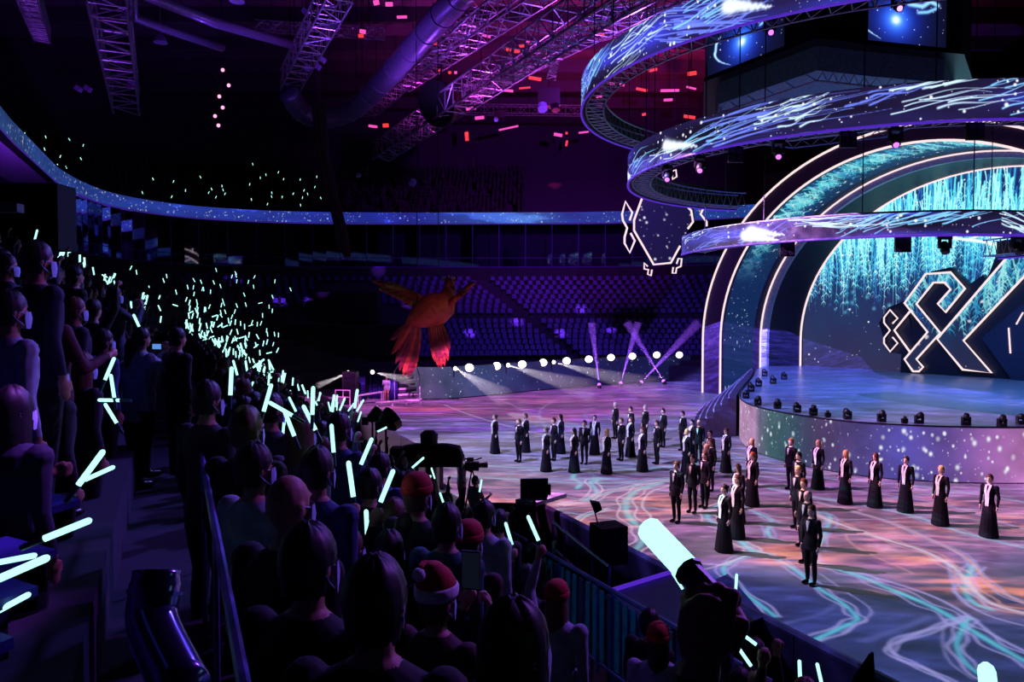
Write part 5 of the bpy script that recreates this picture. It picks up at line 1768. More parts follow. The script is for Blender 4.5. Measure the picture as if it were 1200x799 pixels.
for k in range(2, len(dp) - 1, 3):
    d = (dp[k + 1] - dp[k]).normalized()
    MB().tube([dp[k] - d * .06, dp[k] + d * .06], .84, 16).build('joint_band', DUCT, t)
for k in (6, 24, 40):
    MB().tube([dp[k], Vector((dp[k].x, dp[k].y, 30.98))], .03, 4).build('hanger', DARKMETAL, t)
PIPE = mat('pipe_violet_grey', (120, 110, 150), .35, .4)
def pipe(pts, r, label):
    t = thing('roof_pipe', label, 'pipe', pts[0])
    MB().tube(pts, r, 10).build('pipe', PIPE, t, True)
    for p in (pts[0].lerp(pts[1], .5), pts[-1]):
        MB().tube([p, Vector((p.x, p.y, 30.98))], .03, 4).build('hanger', DARKMETAL, t)
    return t
pipe([P(155, -25, 42), P(156, 20, 44), P(200, 36, 48), P(260, 56, 54)], .26, 'bent violet-lit pipe with a drop at the top edge')
pipe([P(170, -6, 42), P(250, 26, 47), P(340, 52, 54)], .30, 'long straight violet-lit pipe beside the bent one')
def downlight(u, v, y, label):
    t = thing('roof_downlight', label, 'lamp', P(u, v, y))
    p = P(u, v, y)
    MB().tube([p + Vector((0, 0, .5)), p + Vector((0, 0, .3)), p], [.16, .3, .42], 14).build('shade', PIPE, t)
    MB().tube([p + Vector((0, 0, .5)), Vector((p.x, p.y, 30.98))], .03, 4).build('stem', PIPE, t)
downlight(188, 50, 48, 'bell-shaped roof lamp under the bent pipe')
downlight(278, 2, 44, 'bell-shaped roof lamp at the top edge above the long pipe')
downlight(150, 22, 44, 'bell-shaped roof lamp at the end of the pipe drop')
# round speaker cluster
t = thing('speaker_cluster', 'big dark round speaker drum tilted under the trusses', 'speaker', P(515, 122, 58))
c = P(517, 120, 58)
ax = Vector((-.55, -.75, -.35)).normalized()
MB().tube([c - ax * .7, c + ax * .5], [1.55, 1.75], 20).build('drum', mat('drum_dark', (60, 22, 34), .6), t)
MB().tube([c + ax * .5, c + ax * .62], [1.78, 1.7], 20).build('rim', BLACK, t)
MB().tube([c, Vector((c.x, c.y, 30.98))], .06, 5).build('cable', DARKMETAL, t)
for k, (u, v, y, nm) in enumerate(((643, 115, 60, 'dark lamp cluster hanging below the small ladder truss'), (585, 135, 70, 'single black lamp body on the level truss'), (490, 205, 70, 'dark box lamp hanging with red and violet edges over the stand'), (425, 200, 66, 'small dim lamp frame near the end of the heavy truss'))):
    t = thing('lamp_cluster', nm, 'lamp', P(u, v, y))
    c = P(u, v, y)
    s = (1.7, .9, 1.5, .9)[k]
    MB().box(c, (s, s * .6, s * .8)).build('housing', BLACK, t)
    MB().tube([c + Vector((-.3 * s, -.3 * s, -.4 * s)), c + Vector((-.3 * s, -.45 * s, -.62 * s))], .22 * s, 10).build('lamp_head', mat('lamp_face', (120, 140, 190), .3), t)
    MB().tube([c + Vector((.25 * s, -.3 * s, -.4 * s)), c + Vector((.3 * s, -.4 * s, -.65 * s))], .2 * s, 10).build('lamp_head', DARKMETAL, t)
    MB().tube([c, Vector((c.x, c.y, 30.98))], .03, 4).build('cable', DARKMETAL, t)
LAMP_R = emis('red_lamp', (255, 60, 60), 1.1, False)
LAMP_P = emis('pink_lamp', (250, 80, 190), 1.1, False)
for k, (u, v, wpx, hpx, c, y) in enumerate(((441, 3, 8, 6, 'p', 60), (456, 5, 10, 5, 'p', 60), (471, 20, 14, 3, 'p', 60), (425, 37, 8, 5, 'p', 60), (423, 42, 7, 4, 'r', 60), (514, 38, 20, 4, 'p', 62), (507, 50, 14, 5, 'r', 62),
        (596, 58, 7, 4, 'r', 64), (606, 60, 8, 4, 'r', 64), (611, 54, 8, 3, 'r', 64), (619, 50, 9, 3, 'p', 64), (570, 42, 12, 3, 'p', 64), (627, 92, 18, 4, 'r', 72), (594, 106, 18, 3, 'p', 74), (615, 103, 16, 2, 'r', 74),
        (552, 127, 14, 4, 'p', 80), (562, 138, 13, 4, 'p', 80), (596, 150, 28, 2, 'p', 84), (437, 148, 12, 3, 'p', 78), (452, 147, 8, 5, 'r', 78), (654, 158, 12, 4, 'p', 84), (664, 156, 3, 3, 'r', 84),
        (716, 98, 10, 3, 'p', 70), (728, 99, 9, 3, 'p', 70), (765, 82, 12, 3, 'r', 66), (811, 86, 12, 5, 'r', 66), (752, 105, 16, 3, 'r', 72), (785, 106, 26, 3, 'p', 72), (810, 103, 14, 2, 'p', 72), (783, 117, 12, 3, 'p', 74),
        (702, 113, 8, 3, 'p', 74), (731, 144, 10, 2, 'p', 80), (808, 137, 16, 4, 'r', 76), (684, 155, 14, 2, 'p', 84), (755, 134, 6, 3, 'r', 78), (547, 160, 5, 12, 'r', 88), (664, 168, 3, 8, 'r', 88), (705, 40, 9, 3, 'r', 62), (515, 82, 4, 3, 'r', 70), (527, 85, 4, 3, 'r', 70), (534, 85, 4, 3, 'p', 70))):
    w_, h_ = wpx * y / 1100, hpx * y / 1150
    c0 = P(u, v, y)
    t = thing('roof_lamp', '%s roof lamp strip %s' % ('red' if c == 'r' else 'pink', ('among the trusses', 'beyond the heavy truss', 'behind the LED rings', 'over the dark upper deck')[0 if u < 500 else (1 if u < 640 else (2 if u > 670 else 3))] + (', high up' if v < 60 else (', low down' if v > 120 else ''))), 'lamp', c0, 0, ('red' if c == 'r' else 'pink') + ' roof lamp strips')
    rt = Matrix.Rotation(R(rnd.uniform(-14, 14)), 3, 'Y')
    MB().box(c0, (w_, .2, h_), rt).build('lens', LAMP_R if c == 'r' else LAMP_P, t)
    MB().box(c0 + Vector((0, .16, h_ * .4)), (w_ * 1.06, .14, h_ + .14), rt).build('housing', BLACK, t)
    MB().tube([c0 + Vector((0, .16, h_ * .5)), Vector((c0.x, c0.y + .16, 30.98))], .025, 4).build('hanger', DARKMETAL, t)
for k, (u, v) in enumerate(((261, 82), (268, 100), (257, 113), (261, 126), (252, 136), (256, 147))):
    c0 = P(u, v, 66)
    t = thing('pin_lamp', 'small round pink lamp, %s of the hanging string of six' % 'topmost,second,third,fourth,fifth,lowest'.split(',')[k], 'lamp', c0, 0, 'string of pink pin lamps')
    MB().ell(c0, .15, 8, 6).build('lens', LENS_P, t)
    MB().tube([c0 + Vector((0, .05, .05)), c0 + Vector((0, .35, .15))], [.16, .12], 8).build('housing', BLACK, t)
    MB().tube([c0 + Vector((0, .3, .1)), Vector((c0.x, c0.y + .3, 30.98))], .02, 4).build('hanger', DARKMETAL, t)
lamp('red_column', 'SPOT', P(547, 140, 86), 1500, (1, .04, .03), aim=P(547, 200, 94), size=.05, spot=16, blend=1)
lamp('red_column', 'SPOT', P(650, 195, 86), 900, (.8, .05, .25), aim=P(650, 240, 92), size=.05, spot=34, blend=1)
for k, (u, v) in enumerate(((103, 104), (154, 96), (92, 104), (384, 33), (394, 32), (378, 70), (372, 78), (358, 14), (361, 80))):
    c0 = P(u, v, 58)
    t = thing('truss_lamp', 'small violet-lit lamp body clamped by a dim truss, number %s along it' % 'one,two,three,four,five,six,seven,eight,nine'.split(',')[k], 'lamp', c0, 0, 'violet lamps by the dim trusses')
    MB().box(c0, (.45, .4, .35), Matrix.Rotation(.6, 3, 'Y')).build('housing', mat('lamp_violet_shell', (150, 120, 200), .4), t)
    MB().tube([c0, Vector((c0.x, c0.y, 30.98))], .02, 4).build('hanger', DARKMETAL, t)

# ------------------------------------------------------------------ empty seats of the far stand
SEATM = mat('seat_blue', (40, 44, 120), .5)
SEATF = mat('seat_frame', (30, 30, 40), .4, .5)
seat_b = MB()
seat_b.loft([[(-.23, .20, .44), (.23, .20, .44), (.23, .24, .44), (-.23, .24, .44)], [(-.23, .24, .66), (.23, .24, .66), (.23, .28, .66), (-.23, .28, .66)], [(-.19, .29, .88), (.19, .29, .88), (.19, .32, .88), (-.19, .32, .88)]])
SEAT_BACK = seat_b.mesh('backrest', SEATM)
SEAT_PAN = MB().loft([[(-.22, -.20, .40), (.22, -.20, .40), (.22, -.20, .44), (-.22, -.20, .44)], [(-.23, .0, .385), (.23, .0, .385), (.23, .0, .43), (-.23, .0, .43)], [(-.22, .22, .42), (.22, .22, .42), (.22, .22, .46), (-.22, .22, .46)]]).mesh('seat', SEATM)
SEAT_LEG = MB().box((-.2, .12, .2), (.04, .2, .42)).box((.2, .12, .2), (.04, .2, .42)).mesh('stand_leg', SEATF)
def stand_seat(p, rz, label, group):
    t = thing('stand_seat', label, 'seat', p, rz, group)
    for n_, me in (('backrest', SEAT_BACK), ('seat', SEAT_PAN), ('leg', SEAT_LEG)):
        local_put(n_, me, t)
    return t
cands = []
for i in range(1, NR):
    for j in range(4, 56):
        for f in (.25, .75):
            a = far_row(i, j, .55).lerp(far_row(i, j + 1, .55), f)
            u = 600 + 900 * a.x / a.y
            tang = (Bs[j + 1] - Bs[j]).normalized()
            if (12 < j < 15) or (33 < j < 35) or (i in (8,)):     # aisles
                continue
            v = 370 - (a.z - CAM_Z) / a.y * 900
            if 318 < u < 486 and 366 < v < 434:
                continue
            if 366 < u < 446 and 338 < v < 380:                        # dark stand entrance
                continue
            cands.append((a.y, a, math.atan2(tang.y, tang.x)))
cands.sort(key=lambda c: c[0])
step_ = max(1, len(cands) // 300)
vis = [c for c in cands if 225 < 600 + 900 * c[1].x / c[1].y < 720]
for c in vis[:300]:
    stand_seat(c[1], c[2], 'empty dark blue seat in the rows of the far stand', 'empty seats of the far stand')
seat_join = MB()
for c in [c for c in cands if c not in vis[:300]]:
    M_ = Matrix.Translation(c[1]) @ Matrix.Rotation(c[2], 4, 'Z')
    for s_, z0, z1, y_ in ((.46, .44, .88, .27),):
        seat_join.add([M_ @ Vector(p) for p in ((-.23, .24, .44), (.23, .24, .44), (.20, .31, .88), (-.20, .31, .88), (-.23, -.2, .43), (.23, -.2, .43), (.23, .24, .40), (-.23, .24, .40))], [(0, 1, 2, 3), (4, 5, 1, 0), (7, 6, 5, 4)])
tag(seat_join.build('seat_rows', SEATM, None, kind='stuff'), 'more empty seats filling the far rows of the stand')
# stand entrances: solid boxes with the tunnel's darkness put into the colour
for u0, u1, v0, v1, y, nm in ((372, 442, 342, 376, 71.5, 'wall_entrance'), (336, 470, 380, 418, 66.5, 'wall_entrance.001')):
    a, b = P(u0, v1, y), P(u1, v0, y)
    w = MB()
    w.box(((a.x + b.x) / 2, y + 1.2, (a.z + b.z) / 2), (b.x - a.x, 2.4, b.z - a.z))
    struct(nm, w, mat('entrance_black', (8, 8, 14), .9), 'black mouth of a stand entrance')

# dark cable bundle hanging in front of the ribbon display
t = thing('cable_bundle', 'dark thick cable bundle hanging before the blue ribbon display', 'cable', P(392, 240, 62))
cb = [P(372, 120, 60), P(378, 180, 61), P(388, 230, 62), P(398, 268, 62), P(403, 300, 63)]
for k in range(5):
    MB().tube(spline([p + Vector((.28 * math.cos(k * 1.26), .28 * math.sin(k * 1.26), .2 * k)) for p in cb], 4), .30, 7).build('cable', mat('cable_plum', (40, 16, 30), .8), t, True)
MB().tube([cb[0], Vector((cb[0].x, cb[0].y, 30.98))], .25, 7).build('riser', mat('cable_plum', (40, 16, 30), .8), t)
# ------------------------------------------------------------------ near spectators, one by one: head centre (u, v), head height in pixels
def near_person(u, v, hpx, left, right, label, cloth, turn=0.0, voxel=.012, **kw):
    y = 236.0 / hpx
    p = P(u, v, y)
    k = kw.pop('k', 1.0)
    b = Vector((p.x, p.y, p.z - 1.665 * k))
    return spectator(b, face_to(b) + R(turn), left, right, label, CLOTH[cloth], voxel=voxel, k=k, **kw)
NAVY_, BLK, CHAR, GREY, MAR, BLU, TEA, WHT = range(8)
near_person(440, 700, 112, 'down', 'down', 'large dark-haired head with pale mask, nearest in the lower rows', BLK, 18, .008, hair='black')
near_person(362, 655, 96, 'down', 'down', 'man with short dark hair and uncovered ear, just behind the nearest head', BLK, 5, .009, hair='black')
near_person(338, 588, 80, 'down', 'down', 'bald spectator with violet shine on the scalp', BLK, 0, .009, hair='black', style=None)
near_person(603, 752, 118, 'down', 'down', 'spectator with dark bushy hair and white collar at the bottom edge', WHT, -12, .009, hair='black', style='long')
near_person(512, 700, 62, 'phone', 'phone', 'spectator in maroon holding up a phone with both hands', MAR, -5, .009, hair='brown', cap=True)
near_person(549, 634, 46, 'down', 'down', 'spectator in red knitted beanie behind the raised phone', MAR, 0, hair='dark', cap=False)
near_person(524, 612, 50, 'down', 'down', 'black-haired spectator in teal top', TEA, 0, hair='black')
near_person(568, 602, 36, 'down', 'down', 'dark-haired spectator in pale shirt near the railing', WHT, 0, hair='black')
near_person(489, 578, 46, 'down', 'down', 'spectator in a dark red knitted cap beside the raised sticks', CHAR, 0, hair='brown', cap=False)
near_person(462, 602, 42, 'down', 'down', 'brown-haired spectator between two raised sticks', GREY, 0, hair='brown')
near_person(434, 566, 40, 'down', 'down', 'dark-haired spectator behind the tall raised stick', NAVY_, 0, hair='black')
near_person(298, 545, 60, 'down', 'down', 'masked spectator in pale shirt beside the walkway', WHT, -8, .009, hair='dark')
near_person(289, 500, 54, 'down', 'down', 'spectator with violet-lit hair and big pale mask', BLK, 10, .009, hair='brown')
near_person(372, 548, 56, 'down', 'down', 'spectator in blue top with mask behind the bald head', BLU, 5, .009, hair='dark')
near_person(243, 466, 46, 'down', 'down', 'tall dark spectator at the edge of the walkway', CHAR, 0, hair='black')
near_person(352, 505, 46, 'down', 'down', 'long-haired spectator behind the crossed sticks', GREY, 0, hair='brown', style='long')
near_person(318, 478, 40, 'down', 'down', 'dark-haired spectator in grey in front of the crossed sticks', GREY, 0, hair='black')
near_person(398, 500, 38, 'down', 'down', 'spectator in pale blue shirt close to the photographers', BLU, 0, hair='dark')
near_person(446, 545, 34, 'down', 'down', 'spectator in light blue jacket under the slanting stick', BLU, 0, hair='dark')
near_person(478, 622, 46, 'down', 'down', 'masked spectator looking toward the phone', CHAR, 12, hair='dark')
near_person(762, 728, 34, 'down', 'down', 'dark spectator behind the railing near the platform', BLK, -20, hair='black', mask=False)
near_person(832, 775, 36, 'down', 'down', 'dark-haired spectator at the bottom by the plum box', BLK, -20, hair='black', mask=False)
near_person(868, 800, 40, 'down', 'high', 'spectator low at the bottom edge raising a stick beside the rail', BLK, -20, hair='dark', mask=False)
near_person(12, 362, 50, 'down', 'down', 'masked spectator in patterned shirt at the picture edge', WHT, 0, .010, hair='dark')
near_person(44, 303, 46, 'down', 'down', 'tall spectator with blue-lit face above the others', NAVY_, 0, .010, hair='black')
near_person(16, 478, 58, 'front', 'down', 'spectator in dark coat lit strongly violet', NAVY_, 10, .010, hair='black', style='long')
near_person(60, 436, 44, 'down', 'down', 'spectator with white mask seated low among the upper rows', CHAR, 0, .012, hair='black')
near_person(97, 428, 36, 'down', 'down', 'masked spectator beside the three bright sticks', CHAR, 0, hair='brown', style='long')
near_person(88, 322, 24, 'down', 'down', 'dark standing spectator against the green wall', BLK, 0, hair='black', mask=False)
near_person(134, 345, 22, 'phone', 'phone', 'spectator in grey raising both hands by the upper rows', GREY, 0, hair='black')
near_person(166, 395, 26, 'phone', 'phone', 'spectator in pale shirt holding a glowing phone', WHT, 0, hair='black', mask=False)
near_person(208, 395, 26, 'down', 'down', 'dark standing figure in the walkway', BLK, 0, hair='black', mask=False)
near_person(122, 398, 28, 'down', 'down', 'spectator in blue shirt beneath the single tilted stick', BLU, 0, hair='dark')
near_person(34, 398, 34, 'down', 'down', 'grey-jacketed spectator below the patterned shirt', GREY, 0, hair='brown')
near_person(585, 470 + 140, 30, 'down', 'down', 'last dark-haired spectator before the pale barrier cloth', CHAR, 0, hair='black')

# sticks held up near by: tip and lower end in pixels, with the holder standing under each
heroes = [o for o in col.objects if o.name.startswith('person') and o.get('category') == 'spectator']
def held_stick(tip, low, what, k=1.0, holder=True, y=None):
    L = math.hypot(tip[0] - low[0], tip[1] - low[1])
    y = y or min(17.0, max(1.2, .235 * FPX * k / max(L, 6) * .96))
    a, b = P(low[0], low[1], y), P(tip[0], tip[1], y)
    d = (b - a).normalized()
    d = (d + Vector((0, .12, 0))).normalized()
    st_ = light_stick(a, d, what, 'raised light sticks', max(.7, L * y / FPX / .235))
    if not holder:
        return
    g = a - d * .055
    best = None
    for pose in ('raise', 'high', 'front'):
        for sx in (-1, 1):
            rz = face_to(g) + R(rnd.uniform(-12, 12))
            off = Matrix.Rotation(rz, 3, 'Z') @ grip_point(pose, sx)
            bp = g - off
            e = abs(bp.z - tread(bp.dot(E2))) + (.5 if pose == 'front' else 0) + rnd.uniform(0, .1)
            if best is None or e < best[0]:
                best = (e, pose, sx, rz, bp)
    e, pose, sx, rz, bp = best
    spectator(bp, rz, pose if sx > 0 else 'down', pose if sx < 0 else 'down', 'holder of the ' + what.split(',')[0].replace('glowing ', ''), CLOTH[rnd.randrange(8)], rnd.choice(['black', 'dark', 'brown']), rnd.choice(['short', 'short', 'long']), True, rnd.choice([None, None, None, False]), .014)
for tip, low, what in (
    ((407, 540), (414, 582), 'tall upright glowing stick over the blue masks'),
    ((461, 550), (446, 588), 'glowing stick slanting outward beside the red cap'),
    ((428, 597), (431, 635), 'upright glowing stick right above the nearest head'),
    ((497, 536), (483, 548), 'short slanted glowing stick before the covered camera'),
    ((505, 557), (492, 575), 'thin slanted glowing stick by the red cap'),
    ((468, 568), (469, 583), 'small upright glowing stick by the fringe cap'),
    ((515, 577), (521, 593), 'small glowing stick leaning over the teal top'),
    ((592, 612), (600, 638), 'glowing stick at the railing, lower of two leaning ones'),
    ((618, 604), (631, 633), 'glowing stick on a bare raised arm at the railing'),
    ((585, 646), (581, 671), 'upright glowing stick held low by the railing'),
    ((501, 624), (498, 643), 'glowing stick beside the raised phone'),
    ((536, 749), (521, 782), 'glowing stick low at the bottom near the bushy hair'),
    ((432, 522), (423, 544), 'glowing stick below the photographers'),
    ((426, 468), (418, 482), 'glowing stick against the far floor'),
    ((404, 466), (398, 481), 'glowing stick before the white frame'),
    ((326, 478), (343, 487), 'glowing stick lying almost level, upper of a crossed pair'),
    ((334, 486), (345, 511), 'glowing stick, steep one of a crossed pair'),
    ((366, 459), (366, 486), 'long upright glowing stick of a V pair'),
    ((360, 486), (370, 504), 'leaning glowing stick of a V pair'),
    ((270, 454), (270, 463), 'short upright glowing stick behind the walkway edge'),
    ((311, 474), (309, 482), 'short glowing stick above the violet hair'),
    ((389, 512), (391, 530), 'glowing stick beside the pale blue shirt'),
    ((132, 420), (123, 445), 'bright slanted glowing stick above two others'),
    ((130, 448), (134, 466), 'thin upright glowing stick over a level one'),
    ((126, 469), (141, 469), 'level glowing stick under a thin upright one'),
    ((130, 486), (137, 496), 'small tilted glowing stick below the level one'),
    ((113, 537), (92, 568), 'steep glowing stick of a bright V over the empty seats'),
    ((133, 547), (100, 562), 'flat glowing stick of a bright V over the empty seats'),
    ((105, 610), (52, 631), 'long flat glowing stick over the empty seats'),
    ((55, 654), (-6, 680), 'long glowing stick reaching in from the picture edge'),
    ((16, 656), (-8, 660), 'glowing stick end just above the long one at the edge'),
    ((16, 706), (-10, 720), 'thick glowing stick end at the edge below the long one'),
    ((155, 368), (165, 387), 'glowing stick leaning over a blue shirt'),
    ((864, 674), (862, 695), 'upright glowing stick above the plum box'),
    ((791, 676), (800, 690), 'small glowing stick under the big raised one'),
    ((868, 742), (886, 755), 'flat glowing stick beside the plum box'),
    ((864, 757), (880, 780), 'steep glowing stick beside the plum box'),
    ((938, 779), (938, 803), 'upright glowing stick at the bottom edge over the floor'),
    ((960, 785), (964, 806), 'second upright glowing stick at the bottom edge over the floor')):
    far_low = low[0] > 780
    if tip in ((132, 420), (130, 448), (126, 469), (130, 486), (326, 478), (334, 486), (366, 459), (360, 486), (432, 522), (389, 512), (270, 454), (311, 474)):
        held_stick(tip, low, what, y=4.4 if tip[0] > 200 else 5.2, holder=False)
        continue
    held_stick(tip, low, what, y=(5.0 if far_low and tip[1] > 730 else (6.5 if far_low else (3.0 if tip[0] < 120 and tip[1] > 500 else None))), holder=not (low[0] < 0 or (tip[0] < 145 and 470 < tip[1] < 700) or low[1] > 790))
# the big raised stick with its arm close to the camera
a, b = P(806, 668, 1.02), P(757, 616, 1.10)
light_stick(a, b - a, 'biggest glowing stick, raised high by the dark arm', 'raised light sticks', (b - a).length / .235 * 1.02).scale = (1.12, 1.12, (b - a).length / .235)
g_ = a - (b - a).normalized() * .05
rz = face_to(g_)
bp = g_ - Matrix.Rotation(rz, 3, 'Z') @ grip_point('high', 1) * .90
spectator(bp, rz, 'high', 'down', 'dark raised arm close by, gripping the biggest stick', CLOTH[1], 'black', 'short', True, None, .0045, .90)
b = P(1155, 776, 1.5)
d_ = Vector((-.05, .15, 1)).normalized()
light_stick(b - d_ * .235, d_, 'glowing stick end poking up at the bottom edge over the floor', 'raised light sticks', 1.0)
# dark pointed pennant at the bottom edge
t = thing('pennant', 'dark pointed pennant on a thin pole at the bottom edge', 'pennant', P(1012, 800, 3.0))
MB().tube([P(1022, 764, 3.0), P(1026, 830, 3.0)], .006, 5).build('pole', DARKMETAL, t)
MB().slab([P(1021, 766, 3.0), P(1025, 799, 3.0), P(1020, 815, 3.0), P(993, 815, 3.0), P(1003, 792, 3.0)], (0, .012, 0)).build('cloth', mat('pennant_navy', (18, 22, 44), .8), t)
# phones
def phone(c, w_, h_, rz, label, lit):
    t = thing('phone', label, 'phone', c, rz)
    local_put('body', MB().box((0, 0, 0), (w_, .009, h_)).mesh('body', BLACK), t)
    local_put('screen', MB().box((0, .0055, 0), (w_ * .92, .003, h_ * .92)).mesh('screen', lit), t)
    return t
PH1 = emis('phone_screen_blue', (96, 150, 235), .9, False)
PH2 = emis('phone_screen_dim', (22, 30, 48), .35, False)
phone(P(184, 406, 8.6), .115, .062, R(170), 'small lit phone showing the stage in the upper rows', PH1)
phone(P(552, 668, 3.3), .085, .17, R(165), 'phone held upright in both hands, screen dim', PH2)

# rail and steel tube beside the walkway
t = thing('walkway_rail', 'thin dark rail running along the walkway', 'railing', P(255, 640, 3))
a, b = P(230, 500, 6.2), P(287, 806, 1.86)
MB().tube([a, b], .018, 7).build('top_rail', RAILM, t)
for f in (0.02, .35, .68):
    p = a.lerp(b, f)
    MB().tube([p, Vector((p.x, p.y, 3.85))], .014, 6).build('post', RAILM, t)
t = thing('steel_tube', 'shiny steel tube with collar, violet reflection put in its colour, bending at the bottom edge', 'pipe', P(185, 730, .95))
STEEL = mat('steel_violet_sheen', (120, 110, 190), .18, .95, .1, 3)  # stainless steel, the violet it reflects is put into the colour
MB().tube(spline([P(184, 668, .98), P(181, 695, .97), P(178, 722, .96), P(186, 750, .93), P(216, 812, .86)], 5), [.029] * 3 + [.031] * 18, 18).build('tube', STEEL, t, True)
MB().tube([P(183, 692, .972), P(182, 697, .970)], .0345, 18).build('collar', STEEL, t)
MB().tube([P(216, 810, .86), Vector((P(216, 810, .86).x, P(216, 810, .86).y, 3.85))], .03, 12).build('post', STEEL, t)
# empty seats in the upper rows close by
SEATD = mat('seat_speckled', (34, 36, 64), .8, 0, .7, 90)
for k in range(4):
    for s in (2.6, 3.15, 3.7, 4.25, 4.8, 5.35):
        p = SL(s, -0.8 - .8 * k, 4.35 + .5 * k)
        if p.y > 1.6 and abs((p - P(16, 478, 4)).x) + abs((p - P(16, 478, 4)).y) > .5:
            tt = stand_seat(p, face_to(p), 'dark speckled empty seat beside the walkway', 'empty seats by the walkway')
            for ch in tt.children[:2]:
                ch.material_slots[0].link = 'OBJECT'
                ch.material_slots[0].material = SEATD
# speckled pennons, camera crew at the barrier
def crew(u, vh, y, label, cloth, rz_to, lp, rp, **kw):
    p = P(u, vh, y)
    return spectator((p.x, p.y, p.z - 1.79), face_to(p, rz_to), lp, rp, label, CLOTH[cloth], voxel=.014, mask=kw.pop('mask', True), **kw)
cm = crew(541, 531, 23.0, 'camera operator in pale pink shirt filming beside the floor', WHT, (14, 32), 'phone', 'phone', hair='dark', skin=SKIN)
p = P(553, 546, 22.8)
t = thing('video_camera', 'black video camera on a tripod in the operator\'s hands', 'camera', p)
MB().box(p, (.42, .22, .24)).build('body', BLACK, t)
MB().tube([p + Vector((.2, 0, .02)), p + Vector((.46, .06, .02))], [.07, .09], 10).build('lens', DARKMETAL, t)
MB().box(p + Vector((-.05, 0, .2)), (.2, .12, .1)).build('viewfinder', BLACK, t)
MB().tube([p + Vector((.3, 0, .25)), p + Vector((.1, 0, .18)), p + Vector((-.2, 0, .22))], .02, 5).build('handle', DARKMETAL, t)
for an in (0, 2.1, 4.2):
    MB().tube([p - Vector((0, 0, .1)), Vector((p.x + .45 * math.cos(an), p.y + .45 * math.sin(an), 0))], .022, 5).build('tripod_leg', DARKMETAL, t)
crew(557, 557, 20.2, 'crew member in white shirt crouching under the camera operator', WHT, (14, 32), 'down', 'front', hair='dark', skin=SKIN)
# covered remote camera
c = P(505, 531, 22)
t = thing('covered_camera', 'bulky camera under a black cover standing before the crowd', 'camera', c)
cv = MB()
cv.loft([[c + Vector((x * k, y * k, z)) for x, y in ((-.9, -.3), (.9, -.3), (.9, .3), (-.9, .3))] for k, z in ((1.0, -.35), (1.02, -.05), (.92, .18), (.5, .27))])
cv.build('cover', mat('cover_black', (12, 12, 16), .8), t)
MB().tube([c + Vector((-.05, 0, .2)), c + Vector((-.05, 0, .55)), c + Vector((-.05, 0, .65))], [.24, .26, .16], 12).build('dome_head', BLACK, t)
MB().box(c + Vector((-1.0, 0, -.08)), (.3, .5, .5)).build('side_box', BLACK, t)
MB().tube([c - Vector((0, 0, .3)), Vector((c.x, c.y, 0))], .16, 8).build('pedestal', BLACK, t)
for u, v, y, r_, nm in ((456, 493, 24, .40, 'round dark reflector lamp rimmed violet above the crowd'), (440, 487, 25, .26, 'smaller round dark lamp head beside the reflector')):
    p = P(u, v, y)
    t = thing('reflector_lamp', nm, 'lamp', p)
    MB().tube([p + Vector((.12, .1, .1)), p, p + Vector((-.22, -.12, -.1))], [r_, r_ * .95, r_ * .4], 14).build('reflector', BLACK, t)
    MB().tube([p - Vector((.1, 0, .1)), Vector((p.x - .1, p.y, 0))], .035, 6).build('stand', DARKMETAL, t)
    MB().box(p + Vector((-.3, -.15, -.15)), (.2, .2, .24)).build('housing', DARKMETAL, t)

# ------------------------------------------------------------------ the rest of the side stand
heroes = [o.location.copy() for o in col.objects if o.get('category') == 'spectator']
PROTO = {}
def proto_kind(k):
    if k not in PROTO:
        l, r_ = (('down', 'down'), ('down', 'raise'), ('raise', 'down'), ('down', 'high'), ('down', 'front'))[k % 5]
        cloth = CLOTH[(k * 3 + k // 5) % 8]
        PROTO[k] = (l, r_, cloth, ('black', 'dark', 'brown')[k % 3], ('short', 'short', 'long', 'short')[k % 4], k % 3 != 1)
    return PROTO[k]
cand = []
for i in range(6):
    for s in np.arange(4.6, 52, .62):
        cand.append((s, 4.8 - .8 * i, .8 + .5 * i))
for k in range(9):
    for s in np.arange(4.6, 52, .66):
        cand.append((s, -.8 - .8 * k, 4.35 + .5 * k))
rows_far = []
spots = []
for s, l, z in cand:
    p = SL(s + rnd.uniform(-.15, .15), l + rnd.uniform(-.12, .12), z)
    if rnd.random() < .10 or min(((p - h).xy.length for h in heroes)) < .48:
        continue
    u = 600 + 900 * p.x / p.y
    v = 370 - (p.z + 1.6 - CAM_Z) / p.y * 900
    if not (-10 < u < 700):
        continue
    if 18.5 < p.y < 23.5 and u < 75:
        continue
    if p.y < 7.5 and u > 60:                       # kept free in front of the lens
        continue
    if l > 2.2 and s < 9:
        continue
    spots.append((p.length, p))
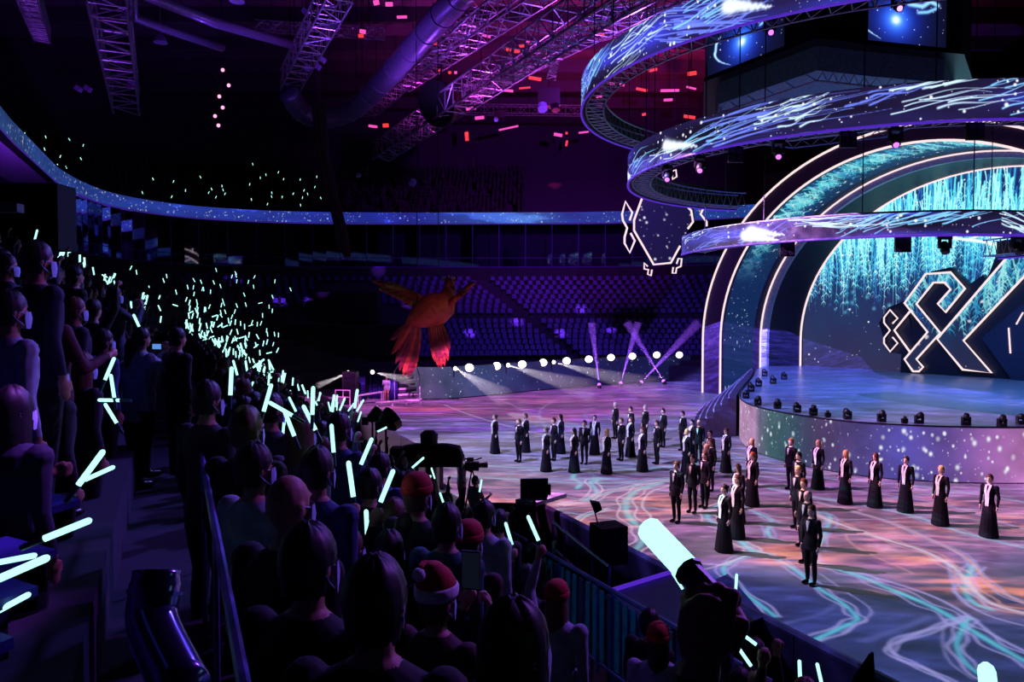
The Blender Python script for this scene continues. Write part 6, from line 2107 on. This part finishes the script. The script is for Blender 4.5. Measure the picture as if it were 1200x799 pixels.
# corner and far rows where the lights thin out
for i in range(1, 16):
    for j in range(0, 20):
        for f in (.2, .6):
            a = far_row(i, j, .5).lerp(far_row(i, j + 1, .5), f)
            u, v = 600 + 900 * a.x / a.y, 370 - (a.z + .8 - CAM_Z) / a.y * 900
            if rnd.random() < .85 - .030 * j and not (326 < u < 478 and 366 < v < 430):
                spots.append((a.length, a))
spots.sort(key=lambda q: q[0])
N_IND = 300 - len(heroes)
def crowd_label(l, r_, cloth, hr, stl, msk):
    arm = {'downdown': 'arms down', 'downraise': 'one arm raised', 'raisedown': 'other arm raised', 'downhigh': 'arm held high', 'downfront': 'one hand forward'}[l + r_]
    return 'spectator in %s jacket with %s %s hair, %s, %s in the side stand' % (cloth.name.split('_')[1], stl, hr, arm, 'masked' if msk else 'unmasked')
nst = 0
far_sticks = MB()
far_people = MB()
def far_stick_obj(p, d, k):
    o = bpy.data.objects.new('light_stick', ST_FAR)
    o.location = p
    o.rotation_euler = d.to_track_quat('Z', 'Y').to_euler()
    o.scale = (k, k, k)
    col.objects.link(o)
    tag(o, 'small glowing stick among many in the side stand', 'light stick', 'light sticks in the side stand')
for n, (dist, p) in enumerate(spots):
    rz = face_to(p) + R(rnd.uniform(-14, 14))
    k = rnd.randrange(20)
    l, r_, cloth, hr, stl, msk = proto_kind(k)
    sc_ = rnd.uniform(.93, 1.03)
    if n < N_IND:
        t = spectator(p, rz, l, r_, crowd_label(l, r_, cloth, hr, stl, msk), cloth, hr, stl, msk and dist < 22, None, .022 if dist < 14 else .03, sc_, 'spectators of the side stand')
    else:                                          # small dark figures far along the stand
        a_ = rz - math.pi / 2
        for (x0, z0, rx, rz_) in ((0, .95, .20, .62), (0, 1.36, .23, .16), (0, 1.64, .09, .13)):
            far_people.ell(p + Vector((0, 0, z0)), (rx, rx * .75, rz_), 6, 5)
    has = k % 5 != 0 or rnd.random() < .35
    left_dark = 600 + 900 * p.x / p.y < 215
    if has and rnd.random() < (.13 if left_dark else (.85 if dist > 46 else (.30 if dist > 14 else .3))):
        pose, sx = (l, 1) if l != 'down' else (r_ if r_ != 'down' else 'front', -1)
        g = p + (Matrix.Rotation(rz, 3, 'Z') @ grip_point(pose, sx)) * sc_
        d = Vector((rnd.uniform(-.45, .45), rnd.uniform(-.4, .4), 1)).normalized()
        if rnd.random() < .12:
            d = Vector((rnd.uniform(-1, 1), .2, .25)).normalized()
        if dist < 20:
            light_stick(g + d * .05, d, 'glowing stick held up in the near rows of the side stand', 'light sticks in the near rows')
        elif nst < 190:
            far_stick_obj(g, d, min(1.6, .8 + dist / 75))
            nst += 1
        else:
            far_sticks.tube([g, g + d * .36], .032, 5)
tag(far_people.build('crowd', mat('crowd_dark', (30, 28, 44), .85), None, kind='stuff'), 'tiny dark spectators far along the side stand')
if far_sticks.v:
    tag(far_sticks.build('light_specks', GLOW_FAR, None, kind='stuff'), 'specks of glowing sticks far along the side stand')
# upper deck: dark crowd and a thin scatter of sticks
up = MB()
ups = []
for i in range(8, 92):
    for k in range(13):
        for f in (.15, .48, .81):
            a = out(i, .9 + .85 * k).lerp(out(i + 1, .9 + .85 * k), f) + Vector((0, 0, 16.0 + .52 * k))
            if rnd.random() < .6:
                up.ell(a + Vector((0, 0, .75)), (.22, .2, .55), 5, 4)
                up.ell(a + Vector((0, 0, 1.42)), (.11, .11, .15), 5, 4)
                ups.append(a)
tag(up.build('crowd', mat('crowd_upper', (34, 28, 36), .85), None, kind='stuff'), 'tiny dark spectators filling the upper deck')
rnd.shuffle(ups)
c_ = 0
for a in ups:
    u, v = 600 + 900 * a.x / a.y, 370 - (a.z + 1.6 - CAM_Z) / a.y * 900
    if (0 < u < 380 and v > 90) and c_ < 46 and (u > 200 or rnd.random() < .35) and (v > 205 or u < 110 or rnd.random() < .12):
        d = Vector((rnd.uniform(-.6, .6), 0, 1)).normalized()
        o = bpy.data.objects.new('light_stick', ST_FAR)
        o.location = a + Vector((0, -.2, 1.25))
        o.rotation_euler = d.to_track_quat('Z', 'Y').to_euler()
        o.scale = (1.2, 1.2, 1.0)
        col.objects.link(o)
        tag(o, 'tiny glowing stick on the dark upper deck', 'light stick', 'light sticks on the upper deck')
        c_ += 1
